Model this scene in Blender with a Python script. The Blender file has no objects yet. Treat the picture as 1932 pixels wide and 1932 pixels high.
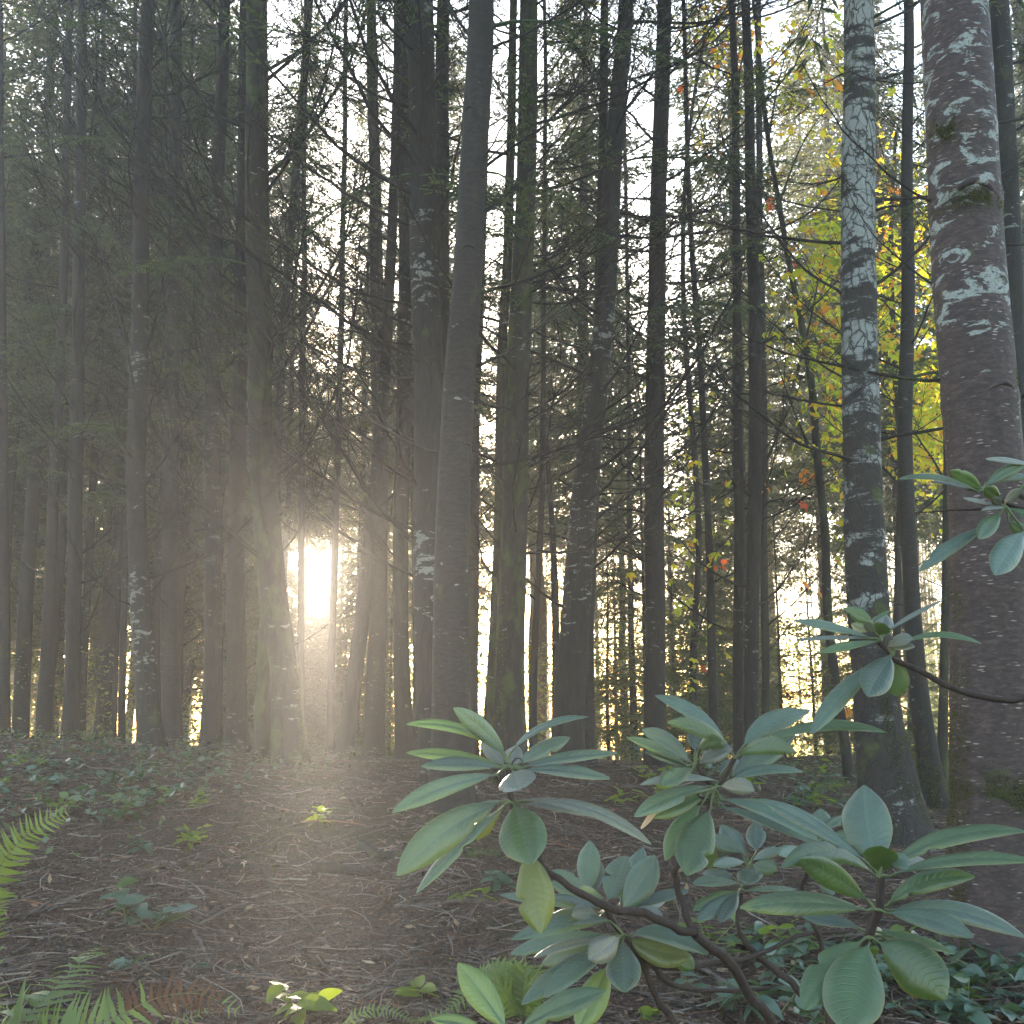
import bpy, math, random
import numpy as np
from mathutils import Vector, Matrix

# ------------------------------------------------------------------ camera, sky, sun, exposure
scene = bpy.context.scene
COL = scene.collection
PI = math.pi
R = math.radians
F = 1961.0            # focal length in photo units (photo measured as 1932 x 1932)
HALF = 966.0
PITCH = R(10.8)
CAM = np.array([0.0, 0.0, 1.35])

cam_data = bpy.data.cameras.new('camera')
cam = bpy.data.objects.new('camera', cam_data)
COL.objects.link(cam)
cam.location = CAM
cam.rotation_euler = (R(90) + PITCH, 0, 0)
cam_data.sensor_width = 36.0
cam_data.lens = 36.0 * F / 1932.0
cam_data.clip_start = 0.05
cam_data.clip_end = 1000
scene.camera = cam


def ray(x, y):
    u = (x - HALF) / F
    v = (HALF - y) / F
    return np.array([u, math.cos(PITCH) - v * math.sin(PITCH), math.sin(PITCH) + v * math.cos(PITCH)])


def P(x, y, d):
    """point on the line of sight of photo pixel (x, y), d metres ahead"""
    r = ray(x, y)
    return CAM + r * (d / r[1])


SUN_PX = (604, 1058)
SUN_DIR = ray(*SUN_PX)
SUN_DIR = SUN_DIR / np.linalg.norm(SUN_DIR)
sun_el = math.asin(SUN_DIR[2])
sun_az = math.atan2(SUN_DIR[0], SUN_DIR[1])

world = bpy.data.worlds.new('World')
scene.world = world
world.use_nodes = True
wn = world.node_tree
wn.nodes.clear()
sky = wn.nodes.new('ShaderNodeTexSky')
sky.sky_type = 'NISHITA'
sky.sun_disc = False
sky.sun_elevation = sun_el
sky.sun_rotation = sun_az
sky.air_density = 1.0
sky.dust_density = 1.5
sky.ozone_density = 1.0
bg = wn.nodes.new('ShaderNodeBackground')
bg.inputs['Strength'].default_value = 0.15
wo = wn.nodes.new('ShaderNodeOutputWorld')
wn.links.new(sky.outputs[0], bg.inputs[0])
wn.links.new(bg.outputs[0], wo.inputs[0])

sun_data = bpy.data.lights.new('sun', 'SUN')
sun_data.energy = 3.0
sun_data.angle = R(0.53)
sun_data.color = (1.0, 0.83, 0.64)
sun = bpy.data.objects.new('sun', sun_data)
COL.objects.link(sun)
sun.rotation_euler = Vector(-SUN_DIR).to_track_quat('-Z', 'Y').to_euler()
sun.location = (0, 0, 40)

scene.view_settings.view_transform = 'Standard'
scene.view_settings.look = 'None'
scene.view_settings.gamma = 1.0
scene.view_settings.use_curve_mapping = False
scene.view_settings.exposure = 3.45

scene.render.engine = 'CYCLES'
cy = scene.cycles
cy.use_denoising = True
cy.denoiser = 'OPENIMAGEDENOISE'
cy.max_bounces = 3
cy.diffuse_bounces = 2
cy.glossy_bounces = 2
cy.transmission_bounces = 2
cy.volume_bounces = 0
cy.transparent_max_bounces = 8
cy.sample_clamp_indirect = 6.0
cy.use_adaptive_sampling = False
cy.adaptive_threshold = 0.03
cy.caustics_reflective = False
cy.caustics_refractive = False

rng = np.random.default_rng(11)
random.seed(5)

# ------------------------------------------------------------------ numeric helpers


def _hash(ix, iy, iz):
    h = (ix.astype(np.int64) * 374761393 + iy.astype(np.int64) * 668265263 + iz.astype(np.int64) * 2147483647)
    h = (h ^ (h >> 13)) * 1274126177
    h = h ^ (h >> 16)
    return (h & 0xFFFF) / 65535.0


def vnoise(p):
    p = np.asarray(p, float)
    i = np.floor(p).astype(np.int64)
    f = p - i
    f = f * f * (3 - 2 * f)
    out = 0
    for dx in (0, 1):
        for dy in (0, 1):
            for dz in (0, 1):
                w = (f[..., 0] if dx else 1 - f[..., 0]) * (f[..., 1] if dy else 1 - f[..., 1]) * (f[..., 2] if dz else 1 - f[..., 2])
                out = out + w * _hash(i[..., 0] + dx, i[..., 1] + dy, i[..., 2] + dz)
    return out * 2 - 1


def fbm(p, o=4, g=0.5):
    a, s, t = 1.0, 0.0, 0.0
    p = np.asarray(p, float)
    for _ in range(o):
        s = s + a * vnoise(p)
        t += a
        a *= g
        p = p * 2.03 + 17.1
    return s / t


def unit(v):
    v = np.asarray(v, float)
    return v / (np.linalg.norm(v, axis=-1, keepdims=True) + 1e-12)


class MB:
    """collects vertices and faces and links them as one mesh object"""

    def __init__(self):
        self.v, self.f3, self.f4, self.n = [], [], [], 0

    def add(self, V, Fc):
        V = np.asarray(V, float).reshape(-1, 3)
        Fc = np.asarray(Fc, np.int64)
        self.v.append(V)
        (self.f4 if Fc.shape[1] == 4 else self.f3).append(Fc + self.n)
        self.n += len(V)
        return self

    def mesh(self, name, mats, smooth=True):
        V = np.concatenate(self.v) if self.v else np.zeros((0, 3))
        f3 = np.concatenate(self.f3) if self.f3 else np.zeros((0, 3), np.int64)
        f4 = np.concatenate(self.f4) if self.f4 else np.zeros((0, 4), np.int64)
        me = bpy.data.meshes.new(name)
        me.vertices.add(len(V))
        me.vertices.foreach_set('co', V.astype(np.float32).ravel())
        nl = f3.size + f4.size
        me.loops.add(nl)
        me.loops.foreach_set('vertex_index', np.concatenate([f3.ravel(), f4.ravel()]).astype(np.int32))
        npoly = len(f3) + len(f4)
        me.polygons.add(npoly)
        st = np.concatenate([np.arange(len(f3)) * 3, len(f3) * 3 + np.arange(len(f4)) * 4]).astype(np.int32)
        me.polygons.foreach_set('loop_start', st)
        me.polygons.foreach_set('use_smooth', np.full(npoly, smooth))
        if not isinstance(mats, (list, tuple)):
            mats = [mats]
        for m in mats:
            me.materials.append(m)
        if getattr(self, 'uv', None) is not None:
            ul = me.uv_layers.new(name='UVMap')
            li = np.concatenate([f3.ravel(), f4.ravel()])
            ul.data.foreach_set('uv', np.asarray(self.uv, np.float32)[li].ravel())
        me.update(calc_edges=True)
        me.validate()
        return me

    def build(self, name, mats, parent=None, loc=(0, 0, 0), smooth=True):
        return link(name, self.mesh(name, mats, smooth), parent, loc)


def link(name, me, parent=None, loc=(0, 0, 0)):
    o = bpy.data.objects.new(name, me)
    COL.objects.link(o)
    o.location = loc
    if parent is not None:
        o.parent = parent
    return o


def empty(name, loc):
    o = bpy.data.objects.new(name, None)
    COL.objects.link(o)
    o.location = loc
    o.empty_display_size = 0.2
    return o


def tag(o, label=None, cat=None, group=None, kind=None):
    if label:
        o['label'] = label
    if cat:
        o['category'] = cat
    if group:
        o['group'] = group
    if kind:
        o['kind'] = kind
    return o


def tubes(paths, radii, sides=4):
    """many tapered tubes at once: paths (n,k,3), radii (n,k)"""
    paths = np.asarray(paths, float)
    n, k, _ = paths.shape
    radii = np.asarray(radii, float)
    T = np.empty_like(paths)
    T[:, 1:-1] = paths[:, 2:] - paths[:, :-2]
    T[:, 0] = paths[:, 1] - paths[:, 0]
    T[:, -1] = paths[:, -1] - paths[:, -2]
    T = unit(T)
    ref = np.where(np.abs(T[:, :1, 2:3]) > 0.9, np.array([1.0, 0, 0]), np.array([0, 0, 1.0]))
    ref = np.broadcast_to(ref, T.shape)
    U = unit(np.cross(T, ref))
    W = np.cross(T, U)
    a = np.arange(sides) * 2 * PI / sides
    V = paths[:, :, None, :] + radii[:, :, None, None] * (np.cos(a)[None, None, :, None] * U[:, :, None, :] + np.sin(a)[None, None, :, None] * W[:, :, None, :])
    idx = np.arange(n * k * sides).reshape(n, k, sides)
    A = idx[:, :-1, :]
    B = idx[:, 1:, :]
    Fq = np.stack([A, np.roll(A, -1, 2), np.roll(B, -1, 2), B], -1).reshape(-1, 4)
    return V.reshape(-1, 3), Fq


def diamonds(C, D, N, L, W, fold=0.0):
    """leaf-sized kite faces: centre-base C, direction D, normal N, length L, width W"""
    D = unit(D)
    S = unit(np.cross(D, N))
    L = np.asarray(L)[:, None]
    W = np.asarray(W)[:, None]
    V = np.stack([C, C + D * L * 0.45 + S * W * 0.5, C + D * L, C + D * L * 0.45 - S * W * 0.5], 1)
    n = len(C)
    Fq = np.arange(n * 4).reshape(n, 4)
    return V.reshape(-1, 3), Fq


def catmull(pts, m):
    """resample a control polyline into m smooth points"""
    pts = np.asarray(pts, float)
    if len(pts) == 2:
        t = np.linspace(0, 1, m)[:, None]
        return pts[0] * (1 - t) + pts[1] * t
    p = np.vstack([2 * pts[0] - pts[1], pts, 2 * pts[-1] - pts[-2]])
    seg = np.linalg.norm(np.diff(pts[:, :3], axis=0), axis=1)
    s = np.concatenate([[0], np.cumsum(seg)])
    out = []
    for q in np.linspace(0, s[-1], m):
        i = min(int(np.searchsorted(s, q, side='right')) - 1, len(seg) - 1)
        t = (q - s[i]) / max(seg[i], 1e-9)
        a, b, c, d = p[i], p[i + 1], p[i + 2], p[i + 3]
        out.append(0.5 * ((2 * b) + (-a + c) * t + (2 * a - 5 * b + 4 * c - d) * t * t + (-a + 3 * b - 3 * c + d) * t ** 3))
    return np.array(out)


# ------------------------------------------------------------------ materials


def new_mat(name):
    m = bpy.data.materials.new(name)
    m.use_nodes = True
    nt = m.node_tree
    nt.nodes.clear()
    return m, nt, nt.nodes, nt.links


def nd(nodes, t, **kw):
    n = nodes.new(t)
    for k, v in kw.items():
        setattr(n, k, v)
    return n


def ramp(nodes, stops, interp='LINEAR'):
    r = nodes.new('ShaderNodeValToRGB')
    r.color_ramp.interpolation = interp
    el = r.color_ramp.elements
    while len(el) < len(stops):
        el.new(0.5)
    for e, (p, c) in zip(el, stops):
        e.position = p
        e.color = (c[0], c[1], c[2], 1) if not np.isscalar(c) else (c, c, c, 1)
    return r


def mapped(nodes, links, src, scale, loc=(0, 0, 0)):
    mp = nodes.new('ShaderNodeMapping')
    mp.inputs['Scale'].default_value = scale
    mp.inputs['Location'].default_value = loc
    links.new(src, mp.inputs['Vector'])
    return mp.outputs[0]


def noise(nodes, links, vec, scale, detail=4, rough=0.55, dist=0.0):
    n = nodes.new('ShaderNodeTexNoise')
    n.inputs['Scale'].default_value = scale
    n.inputs['Detail'].default_value = detail
    n.inputs['Roughness'].default_value = rough
    n.inputs['Distortion'].default_value = dist
    links.new(vec, n.inputs['Vector'])
    return n.outputs[0]


def mixc(nodes, links, fac, a, b, mode='MIX'):
    m = nodes.new('ShaderNodeMix')
    m.data_type = 'RGBA'
    m.blend_type = mode
    for sock, val in ((m.inputs[0], fac), (m.inputs[6], a), (m.inputs[7], b)):
        if hasattr(val, 'is_output'):
            links.new(val, sock)
        elif np.isscalar(val):
            sock.default_value = val
        else:
            sock.default_value = (val[0], val[1], val[2], 1)
    return m.outputs[2]


def mth(nodes, links, op, a, b=None, clamp=False):
    m = nodes.new('ShaderNodeMath')
    m.operation = op
    m.use_clamp = clamp
    for i, v in enumerate((a, b)):
        if v is None:
            continue
        if hasattr(v, 'is_output'):
            links.new(v, m.inputs[i])
        else:
            m.inputs[i].default_value = v
    return m.outputs[0]


def principled(nodes, links, col, rough=0.8, spec=0.3, bump=None, bstr=0.5, bdist=0.02):
    b = nodes.new('ShaderNodeBsdfPrincipled')
    if hasattr(col, 'is_output'):
        links.new(col, b.inputs['Base Color'])
    else:
        b.inputs['Base Color'].default_value = (*col, 1)
    if hasattr(rough, 'is_output'):
        links.new(rough, b.inputs['Roughness'])
    else:
        b.inputs['Roughness'].default_value = rough
    b.inputs['Specular IOR Level'].default_value = spec
    if bump is not None:
        bp = nodes.new('ShaderNodeBump')
        bp.inputs['Strength'].default_value = bstr
        bp.inputs['Distance'].default_value = bdist
        links.new(bump, bp.inputs['Height'])
        links.new(bp.outputs[0], b.inputs['Normal'])
    return b


def out(nodes, links, sh):
    o = nodes.new('ShaderNodeOutputMaterial')
    links.new(sh, o.inputs['Surface'])


def bark_material(name, dark, light, lichen=0.3, lichen_col=(0.16, 0.168, 0.155), moss=0.0, fiss=(14, 14, 2.2), lichen_band=(5, 5, 13), bumpd=0.012):
    m, nt, N, L = new_mat(name)
    pos = N.new('ShaderNodeNewGeometry').outputs['Position']
    n1 = noise(N, L, mapped(N, L, pos, fiss), 3.0, 5, 0.65, 0.6)
    n2 = noise(N, L, mapped(N, L, pos, (1.3, 1.3, 0.7)), 1.0, 3)
    c = ramp(N, [(0.3, dark), (0.72, light)])
    L.new(n1, c.inputs[0])
    col = mixc(N, L, mth(N, L, 'MULTIPLY', n2, 0.9), c.outputs[0], (dark[0] * 0.75, dark[1] * 0.72, dark[2] * 0.72))
    # pale crustose lichen in broken horizontal bands
    lb = noise(N, L, mapped(N, L, pos, lichen_band), 1.3, 5, 0.68, 0.5)
    lb2 = noise(N, L, mapped(N, L, pos, (0.9, 0.9, 0.6), (7, 3, 1)), 1.1, 2)
    s = mth(N, L, 'ADD', lb, mth(N, L, 'MULTIPLY', mth(N, L, 'SUBTRACT', lb2, 0.5), 0.55))
    t = 0.74 - 0.24 * lichen
    lr = ramp(N, [(t, 0.0), (t + 0.035, 1.0)])
    L.new(s, lr.inputs[0])
    fine = noise(N, L, pos, 90, 3, 0.7)
    fr = ramp(N, [(0.36, 0.15), (0.52, 1.0)])
    L.new(fine, fr.inputs[0])
    lf = mth(N, L, 'MULTIPLY', lr.outputs[0], fr.outputs[0])
    if lichen > 0:
        col = mixc(N, L, mth(N, L, 'MULTIPLY', lf, 0.85), col, lichen_col)
    if moss > 0:
        mn = noise(N, L, mapped(N, L, pos, (3.5, 3.5, 1.6), (4, 9, 2)), 1.4, 5, 0.65)
        t = 0.68 - 0.26 * moss
        mr = ramp(N, [(t, 0.0), (t + 0.09, 1.0)])
        L.new(mn, mr.inputs[0])
        mc = mixc(N, L, fine, (0.012, 0.018, 0.004), (0.05, 0.06, 0.014))
        col = mixc(N, L, mth(N, L, 'MULTIPLY', mr.outputs[0], 0.85), col, mc)
    h = mth(N, L, 'ADD', n1, mth(N, L, 'MULTIPLY', fine, 0.35))
    b = principled(N, L, col, 0.9, 0.25, h, 1.0, bumpd)
    out(N, L, b.outputs[0])
    return m


def cracked_lichen_bark(name):
    """dark stem almost covered by white lichen crust, cracked into plates"""
    m, nt, N, L = new_mat(name)
    pos = N.new('ShaderNodeNewGeometry').outputs['Position']
    wv = N.new('ShaderNodeMix')
    wv.data_type = 'RGBA'
    wv.blend_type = 'ADD'
    wv.inputs[0].default_value = 1.0
    nc = N.new('ShaderNodeTexNoise')
    nc.inputs['Scale'].default_value = 9
    nc.inputs['Detail'].default_value = 4
    L.new(pos, nc.inputs['Vector'])
    sc = N.new('ShaderNodeVectorMath')
    sc.operation = 'SCALE'
    sc.inputs['Scale'].default_value = 0.13
    L.new(nc.outputs['Color'], sc.inputs[0])
    va = N.new('ShaderNodeVectorMath')
    va.operation = 'ADD'
    L.new(pos, va.inputs[0])
    L.new(sc.outputs[0], va.inputs[1])
    vo = N.new('ShaderNodeTexVoronoi')
    vo.feature = 'DISTANCE_TO_EDGE'
    vo.inputs['Scale'].default_value = 1.0
    L.new(mapped(N, L, va.outputs[0], (15, 15, 5.0)), vo.inputs['Vector'])
    cr = ramp(N, [(0.02, 0.05), (0.085, 1.0)])
    L.new(vo.outputs['Distance'], cr.inputs[0])
    big = noise(N, L, mapped(N, L, pos, (2.2, 2.2, 6.5)), 1.0, 6, 0.75, 0.5)
    sep = N.new('ShaderNodeSeparateXYZ')
    L.new(pos, sep.inputs[0])
    # the crust thins out towards the ground, where the bark stays damp
    hm = N.new('ShaderNodeMapRange')
    hm.inputs[1].default_value = 0.6
    hm.inputs[2].default_value = 6.0
    hm.inputs[3].default_value = -0.07
    hm.inputs[4].default_value = 0.06
    L.new(sep.outputs[2], hm.inputs[0])
    s = mth(N, L, 'ADD', big, hm.outputs[0])
    lr = ramp(N, [(0.5, 0.0), (0.56, 1.0)])
    L.new(s, lr.inputs[0])
    fine = noise(N, L, pos, 70, 4, 0.7)
    lf = mth(N, L, 'MULTIPLY', lr.outputs[0], cr.outputs[0])
    lcol = mixc(N, L, fine, (0.075, 0.08, 0.078), (0.25, 0.262, 0.255))
    dk = mixc(N, L, fine, (0.009, 0.0075, 0.007), (0.034, 0.029, 0.027))
    col = mixc(N, L, lf, dk, lcol)
    mn = noise(N, L, mapped(N, L, pos, (2.6, 2.6, 2.2), (1, 5, 3)), 1.2, 4, 0.6)
    mr = ramp(N, [(0.6, 0.0), (0.68, 1.0)])
    L.new(mn, mr.inputs[0])
    col = mixc(N, L, mth(N, L, 'MULTIPLY', mr.outputs[0], 0.8), col, (0.04, 0.05, 0.012))
    h = mth(N, L, 'ADD', mth(N, L, 'MULTIPLY', cr.outputs[0], 0.7), mth(N, L, 'MULTIPLY', fine, 0.5))
    b = principled(N, L, col, 0.9, 0.25, h, 1.0, 0.012)
    out(N, L, b.outputs[0])
    return m


def lenticel_bark(name):
    """smooth red-brown bark with short pale horizontal dashes and lichen blotches higher up"""
    m, nt, N, L = new_mat(name)
    pos = N.new('ShaderNodeNewGeometry').outputs['Position']
    n1 = noise(N, L, mapped(N, L, pos, (9, 9, 26)), 2.0, 7, 0.78, 0.4)
    c = ramp(N, [(0.3, (0.006, 0.0038, 0.0038)), (0.47, (0.024, 0.0145, 0.0135)), (0.56, (0.05, 0.03, 0.0265)), (0.72, (0.1, 0.064, 0.057))])
    L.new(n1, c.inputs[0])
    n2 = noise(N, L, mapped(N, L, pos, (2.5, 2.5, 2.0), (3, 3, 3)), 1.5, 4, 0.6)
    col = mixc(N, L, mth(N, L, 'MULTIPLY', n2, 0.5), c.outputs[0], (0.03, 0.021, 0.022))
    # dashes
    vo = N.new('ShaderNodeTexVoronoi')
    vo.feature = 'F1'
    vo.inputs['Scale'].default_value = 1.0
    vo.inputs['Randomness'].default_value = 1.0
    L.new(mapped(N, L, pos, (13, 13, 62)), vo.inputs['Vector'])
    dr = ramp(N, [(0.16, 1.0), (0.24, 0.0)])
    L.new(vo.outputs['Distance'], dr.inputs[0])
    dm = noise(N, L, pos, 6, 2)
    dmr = ramp(N, [(0.45, 0.0), (0.6, 1.0)])
    L.new(dm, dmr.inputs[0])
    dash = mth(N, L, 'MULTIPLY', dr.outputs[0], dmr.outputs[0])
    col = mixc(N, L, mth(N, L, 'MULTIPLY', dash, 0.9), col, (0.26, 0.22, 0.2))
    # lichen blotches
    sep = N.new('ShaderNodeSeparateXYZ')
    L.new(pos, sep.inputs[0])
    hm = N.new('ShaderNodeMapRange')
    hm.inputs[1].default_value = 1.9
    hm.inputs[2].default_value = 3.4
    hm.inputs[3].default_value = -0.28
    hm.inputs[4].default_value = 0.035
    L.new(sep.outputs[2], hm.inputs[0])
    lb = noise(N, L, mapped(N, L, pos, (6.0, 6.0, 12.0)), 1.0, 7, 0.66, 0.7)
    s = mth(N, L, 'ADD', lb, hm.outputs[0])
    lr = ramp(N, [(0.585, 0.0), (0.61, 1.0)])
    L.new(s, lr.inputs[0])
    fine = noise(N, L, pos, 60, 4, 0.75)
    lcol = mixc(N, L, fine, (0.09, 0.1, 0.095), (0.27, 0.29, 0.275))
    fr = ramp(N, [(0.33, 0.25), (0.46, 1.0)])
    L.new(fine, fr.inputs[0])
    col = mixc(N, L, mth(N, L, 'MULTIPLY', lr.outputs[0], fr.outputs[0]), col, lcol)
    mn = noise(N, L, mapped(N, L, pos, (3, 3, 4), (8, 2, 5)), 1.2, 4, 0.6)
    mr = ramp(N, [(0.63, 0.0), (0.7, 1.0)])
    L.new(mn, mr.inputs[0])
    col = mixc(N, L, mth(N, L, 'MULTIPLY', mr.outputs[0], 0.75), col, (0.04, 0.045, 0.014))
    h = mth(N, L, 'ADD', n1, mth(N, L, 'ADD', mth(N, L, 'MULTIPLY', dash, 0.4), mth(N, L, 'MULTIPLY', fine, 0.3)))
    b = principled(N, L, col, 0.75, 0.3, h, 1.0, 0.008)
    out(N, L, b.outputs[0])
    return m


def leaf_material(name, c0, c1, trans, t_fac=0.4, rough=0.5, spec=0.4, nscale=9.0, obj_var=0.3, veins=False):
    """thin leaf: glossy front, light passing through"""
    m, nt, N, L = new_mat(name)
    g = N.new('ShaderNodeNewGeometry')
    oi = N.new('ShaderNodeObjectInfo')
    n1 = noise(N, L, g.outputs['Position'], nscale, 4, 0.6)
    f = mth(N, L, 'ADD', mth(N, L, 'MULTIPLY', mth(N, L, 'SUBTRACT', n1, 0.5), 1.6), mth(N, L, 'ADD', 0.5 - obj_var / 2, mth(N, L, 'MULTIPLY', oi.outputs['Random'], obj_var)), True)
    col = mixc(N, L, f, c0, c1)
    bump = noise(N, L, g.outputs['Position'], nscale * 14, 3, 0.6)
    b = principled(N, L, col, rough, spec, bump, 0.25, 0.002)
    t = N.new('ShaderNodeBsdfTranslucent')
    tc = mixc(N, L, f, trans, tuple(x * 0.75 for x in trans))
    L.new(tc, t.inputs['Color'])
    mx = N.new('ShaderNodeMixShader')
    mx.inputs[0].default_value = t_fac
    L.new(b.outputs[0], mx.inputs[1])
    L.new(t.outputs[0], mx.inputs[2])
    out(N, L, mx.outputs[0])
    return m


def veined_leaf(name, c0, c1, trans, t_fac):
    """leathery leaf with a paler midrib groove, faint side veins, blotches and a browned rim"""
    m, nt, N, L = new_mat(name)
    g = N.new('ShaderNodeNewGeometry')
    oi = N.new('ShaderNodeObjectInfo')
    uv = N.new('ShaderNodeUVMap')
    sep = N.new('ShaderNodeSeparateXYZ')
    L.new(uv.outputs[0], sep.inputs[0])
    au = mth(N, L, 'ABSOLUTE', sep.outputs[0])
    n1 = noise(N, L, g.outputs['Position'], 28, 5, 0.65)
    n2 = noise(N, L, g.outputs['Position'], 9, 2, 0.5)
    f = mth(N, L, 'ADD', mth(N, L, 'MULTIPLY', mth(N, L, 'SUBTRACT', n1, 0.5), 1.3), mth(N, L, 'ADD', 0.05, mth(N, L, 'MULTIPLY', oi.outputs['Random'], 0.9)), True)
    col = mixc(N, L, f, tuple(x * 0.7 for x in c0), c1)
    ph = mth(N, L, 'ADD', mth(N, L, 'MULTIPLY', sep.outputs[1], 78.0), mth(N, L, 'MULTIPLY', au, -9.0))
    vs = mth(N, L, 'SINE', ph)
    vr = ramp(N, [(0.8, 0.0), (1.0, 1.0)])
    L.new(vs, vr.inputs[0])
    pale = tuple(min(1, x * 1.9 + 0.012) for x in c1)
    col = mixc(N, L, mth(N, L, 'MULTIPLY', vr.outputs[0], 0.07), col, pale)
    mr = ramp(N, [(0.03, 1.0), (0.1, 0.0)])
    L.new(au, mr.inputs[0])
    col = mixc(N, L, mth(N, L, 'MULTIPLY', mr.outputs[0], 0.22), col, pale)
    rim = ramp(N, [(0.9, 0.0), (0.99, 1.0)])
    L.new(mth(N, L, 'ADD', au, mth(N, L, 'MULTIPLY', mth(N, L, 'SUBTRACT', n2, 0.55), 0.35)), rim.inputs[0])
    col = mixc(N, L, mth(N, L, 'MULTIPLY', rim.outputs[0], 0.55), col, (0.12, 0.095, 0.03))
    sp = noise(N, L, g.outputs['Position'], 55, 3, 0.6)
    sr = ramp(N, [(0.7, 0.0), (0.74, 1.0)])
    L.new(sp, sr.inputs[0])
    col = mixc(N, L, mth(N, L, 'MULTIPLY', sr.outputs[0], 0.6), col, (0.06, 0.042, 0.02))
    h = mth(N, L, 'ADD', mth(N, L, 'MULTIPLY', vr.outputs[0], -0.12), mth(N, L, 'MULTIPLY', n1, 0.8))
    rg = mth(N, L, 'ADD', 0.22, mth(N, L, 'MULTIPLY', n1, 0.36))
    b = principled(N, L, col, rg, 0.65, h, 0.7, 0.004)
    t = N.new('ShaderNodeBsdfTranslucent')
    tc = mixc(N, L, mth(N, L, 'MULTIPLY', mr.outputs[0], 0.6), trans, tuple(x * 0.4 for x in trans))
    L.new(tc, t.inputs['Color'])
    mx = N.new('ShaderNodeMixShader')
    mx.inputs[0].default_value = t_fac
    L.new(b.outputs[0], mx.inputs[1])
    L.new(t.outputs[0], mx.inputs[2])
    out(N, L, mx.outputs[0])
    return m


def ground_material():
    m, nt, N, L = new_mat('needle_litter_soil')
    pos = N.new('ShaderNodeNewGeometry').outputs['Position']
    a = noise(N, L, pos, 55, 6, 0.75, 0.4)
    c = ramp(N, [(0.28, (0.006, 0.0033, 0.0026)), (0.46, (0.036, 0.019, 0.0135)), (0.6, (0.095, 0.053, 0.038)), (0.76, (0.19, 0.115, 0.085))])
    L.new(a, c.inputs[0])
    big = noise(N, L, pos, 0.9, 5, 0.65, 0.4)
    br = ramp(N, [(0.54, 0.0), (0.66, 1.0)])
    L.new(big, br.inputs[0])
    ms = mixc(N, L, a, (0.008, 0.011, 0.003), (0.045, 0.05, 0.013))
    col = mixc(N, L, mth(N, L, 'MULTIPLY', br.outputs[0], 0.7), c.outputs[0], ms)
    b = principled(N, L, col, 0.95, 0.15, a, 1.0, 0.03)
    out(N, L, b.outputs[0])
    return m


def litter_material(name, stops):
    """sticks and needles on the ground: colour differs from piece to piece"""
    m, nt, N, L = new_mat(name)
    g = N.new('ShaderNodeNewGeometry')
    r = ramp(N, stops)
    L.new(g.outputs['Random Per Island'], r.inputs[0])
    n = noise(N, L, g.outputs['Position'], 40, 3)
    col = mixc(N, L, mth(N, L, 'MULTIPLY', n, 0.6), r.outputs[0], (0.02, 0.014, 0.01))
    b = principled(N, L, col, 0.75, 0.3)
    out(N, L, b.outputs[0])
    return m


def island_leaf_material(name, stops, tstops, t_fac, rough=0.6, spec=0.3):
    m, nt, N, L = new_mat(name)
    g = N.new('ShaderNodeNewGeometry')
    r = ramp(N, stops)
    L.new(g.outputs['Random Per Island'], r.inputs[0])
    r2 = ramp(N, tstops)
    L.new(g.outputs['Random Per Island'], r2.inputs[0])
    b = principled(N, L, r.outputs[0], rough, spec)
    t = N.new('ShaderNodeBsdfTranslucent')
    L.new(r2.outputs[0], t.inputs['Color'])
    mx = N.new('ShaderNodeMixShader')
    mx.inputs[0].default_value = t_fac
    L.new(b.outputs[0], mx.inputs[1])
    L.new(t.outputs[0], mx.inputs[2])
    out(N, L, mx.outputs[0])
    return m


M = {}
M['bark'] = bark_material('dark_conifer_bark', (0.0066, 0.0060, 0.0059), (0.0363, 0.0317, 0.0304), 0.25, moss=0.15)
M['bark_lichen'] = bark_material('lichen_flecked_bark', (0.0066, 0.0060, 0.0059), (0.0356, 0.0317, 0.0304), 0.42, moss=0.25)
M['bark_mossy'] = bark_material('mossy_conifer_bark', (0.0078, 0.0066, 0.0054), (0.0370, 0.0317, 0.0264), 0.25, moss=0.7)
M['bark_brown'] = bark_material('smooth_brown_bark', (0.0072, 0.0060, 0.0059), (0.0449, 0.0376, 0.0356), 0.2, moss=0.2, fiss=(5, 5, 15), bumpd=0.006)
M['bark_white'] = cracked_lichen_bark('white_cracked_lichen_bark')
M['bark_red'] = lenticel_bark('red_lenticel_bark')
M['twig'] = bark_material('dead_branch_bark', (0.0084, 0.0066, 0.0060), (0.0330, 0.0271, 0.0231), 0.1, moss=0.35)
M['moss'] = island_leaf_material('moss', [(0, (0.014, 0.02, 0.004)), (1, (0.06, 0.068, 0.014))], [(0, (0.08, 0.1, 0.012)), (1, (0.2, 0.22, 0.03))], 0.35, 0.9, 0.1)
M['needle'] = island_leaf_material('conifer_needles', [(0, (0.018, 0.032, 0.016)), (0.6, (0.04, 0.062, 0.026)), (1, (0.07, 0.085, 0.035))], [(0, (0.05, 0.085, 0.03)), (1, (0.16, 0.2, 0.06))], 0.42, 0.6, 0.3)
M['needle_far'] = island_leaf_material('far_conifer_needles', [(0, (0.02, 0.034, 0.02)), (0.6, (0.045, 0.065, 0.032)), (1, (0.08, 0.09, 0.04))], [(0, (0.06, 0.09, 0.04)), (1, (0.17, 0.19, 0.07))], 0.4, 0.6, 0.3)
M['brush'] = island_leaf_material('brush_leaves', [(0, (0.03, 0.05, 0.018)), (0.6, (0.06, 0.09, 0.03)), (1, (0.1, 0.12, 0.04))], [(0, (0.13, 0.2, 0.05)), (1, (0.34, 0.4, 0.09))], 0.5)
M['ground'] = ground_material()
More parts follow.
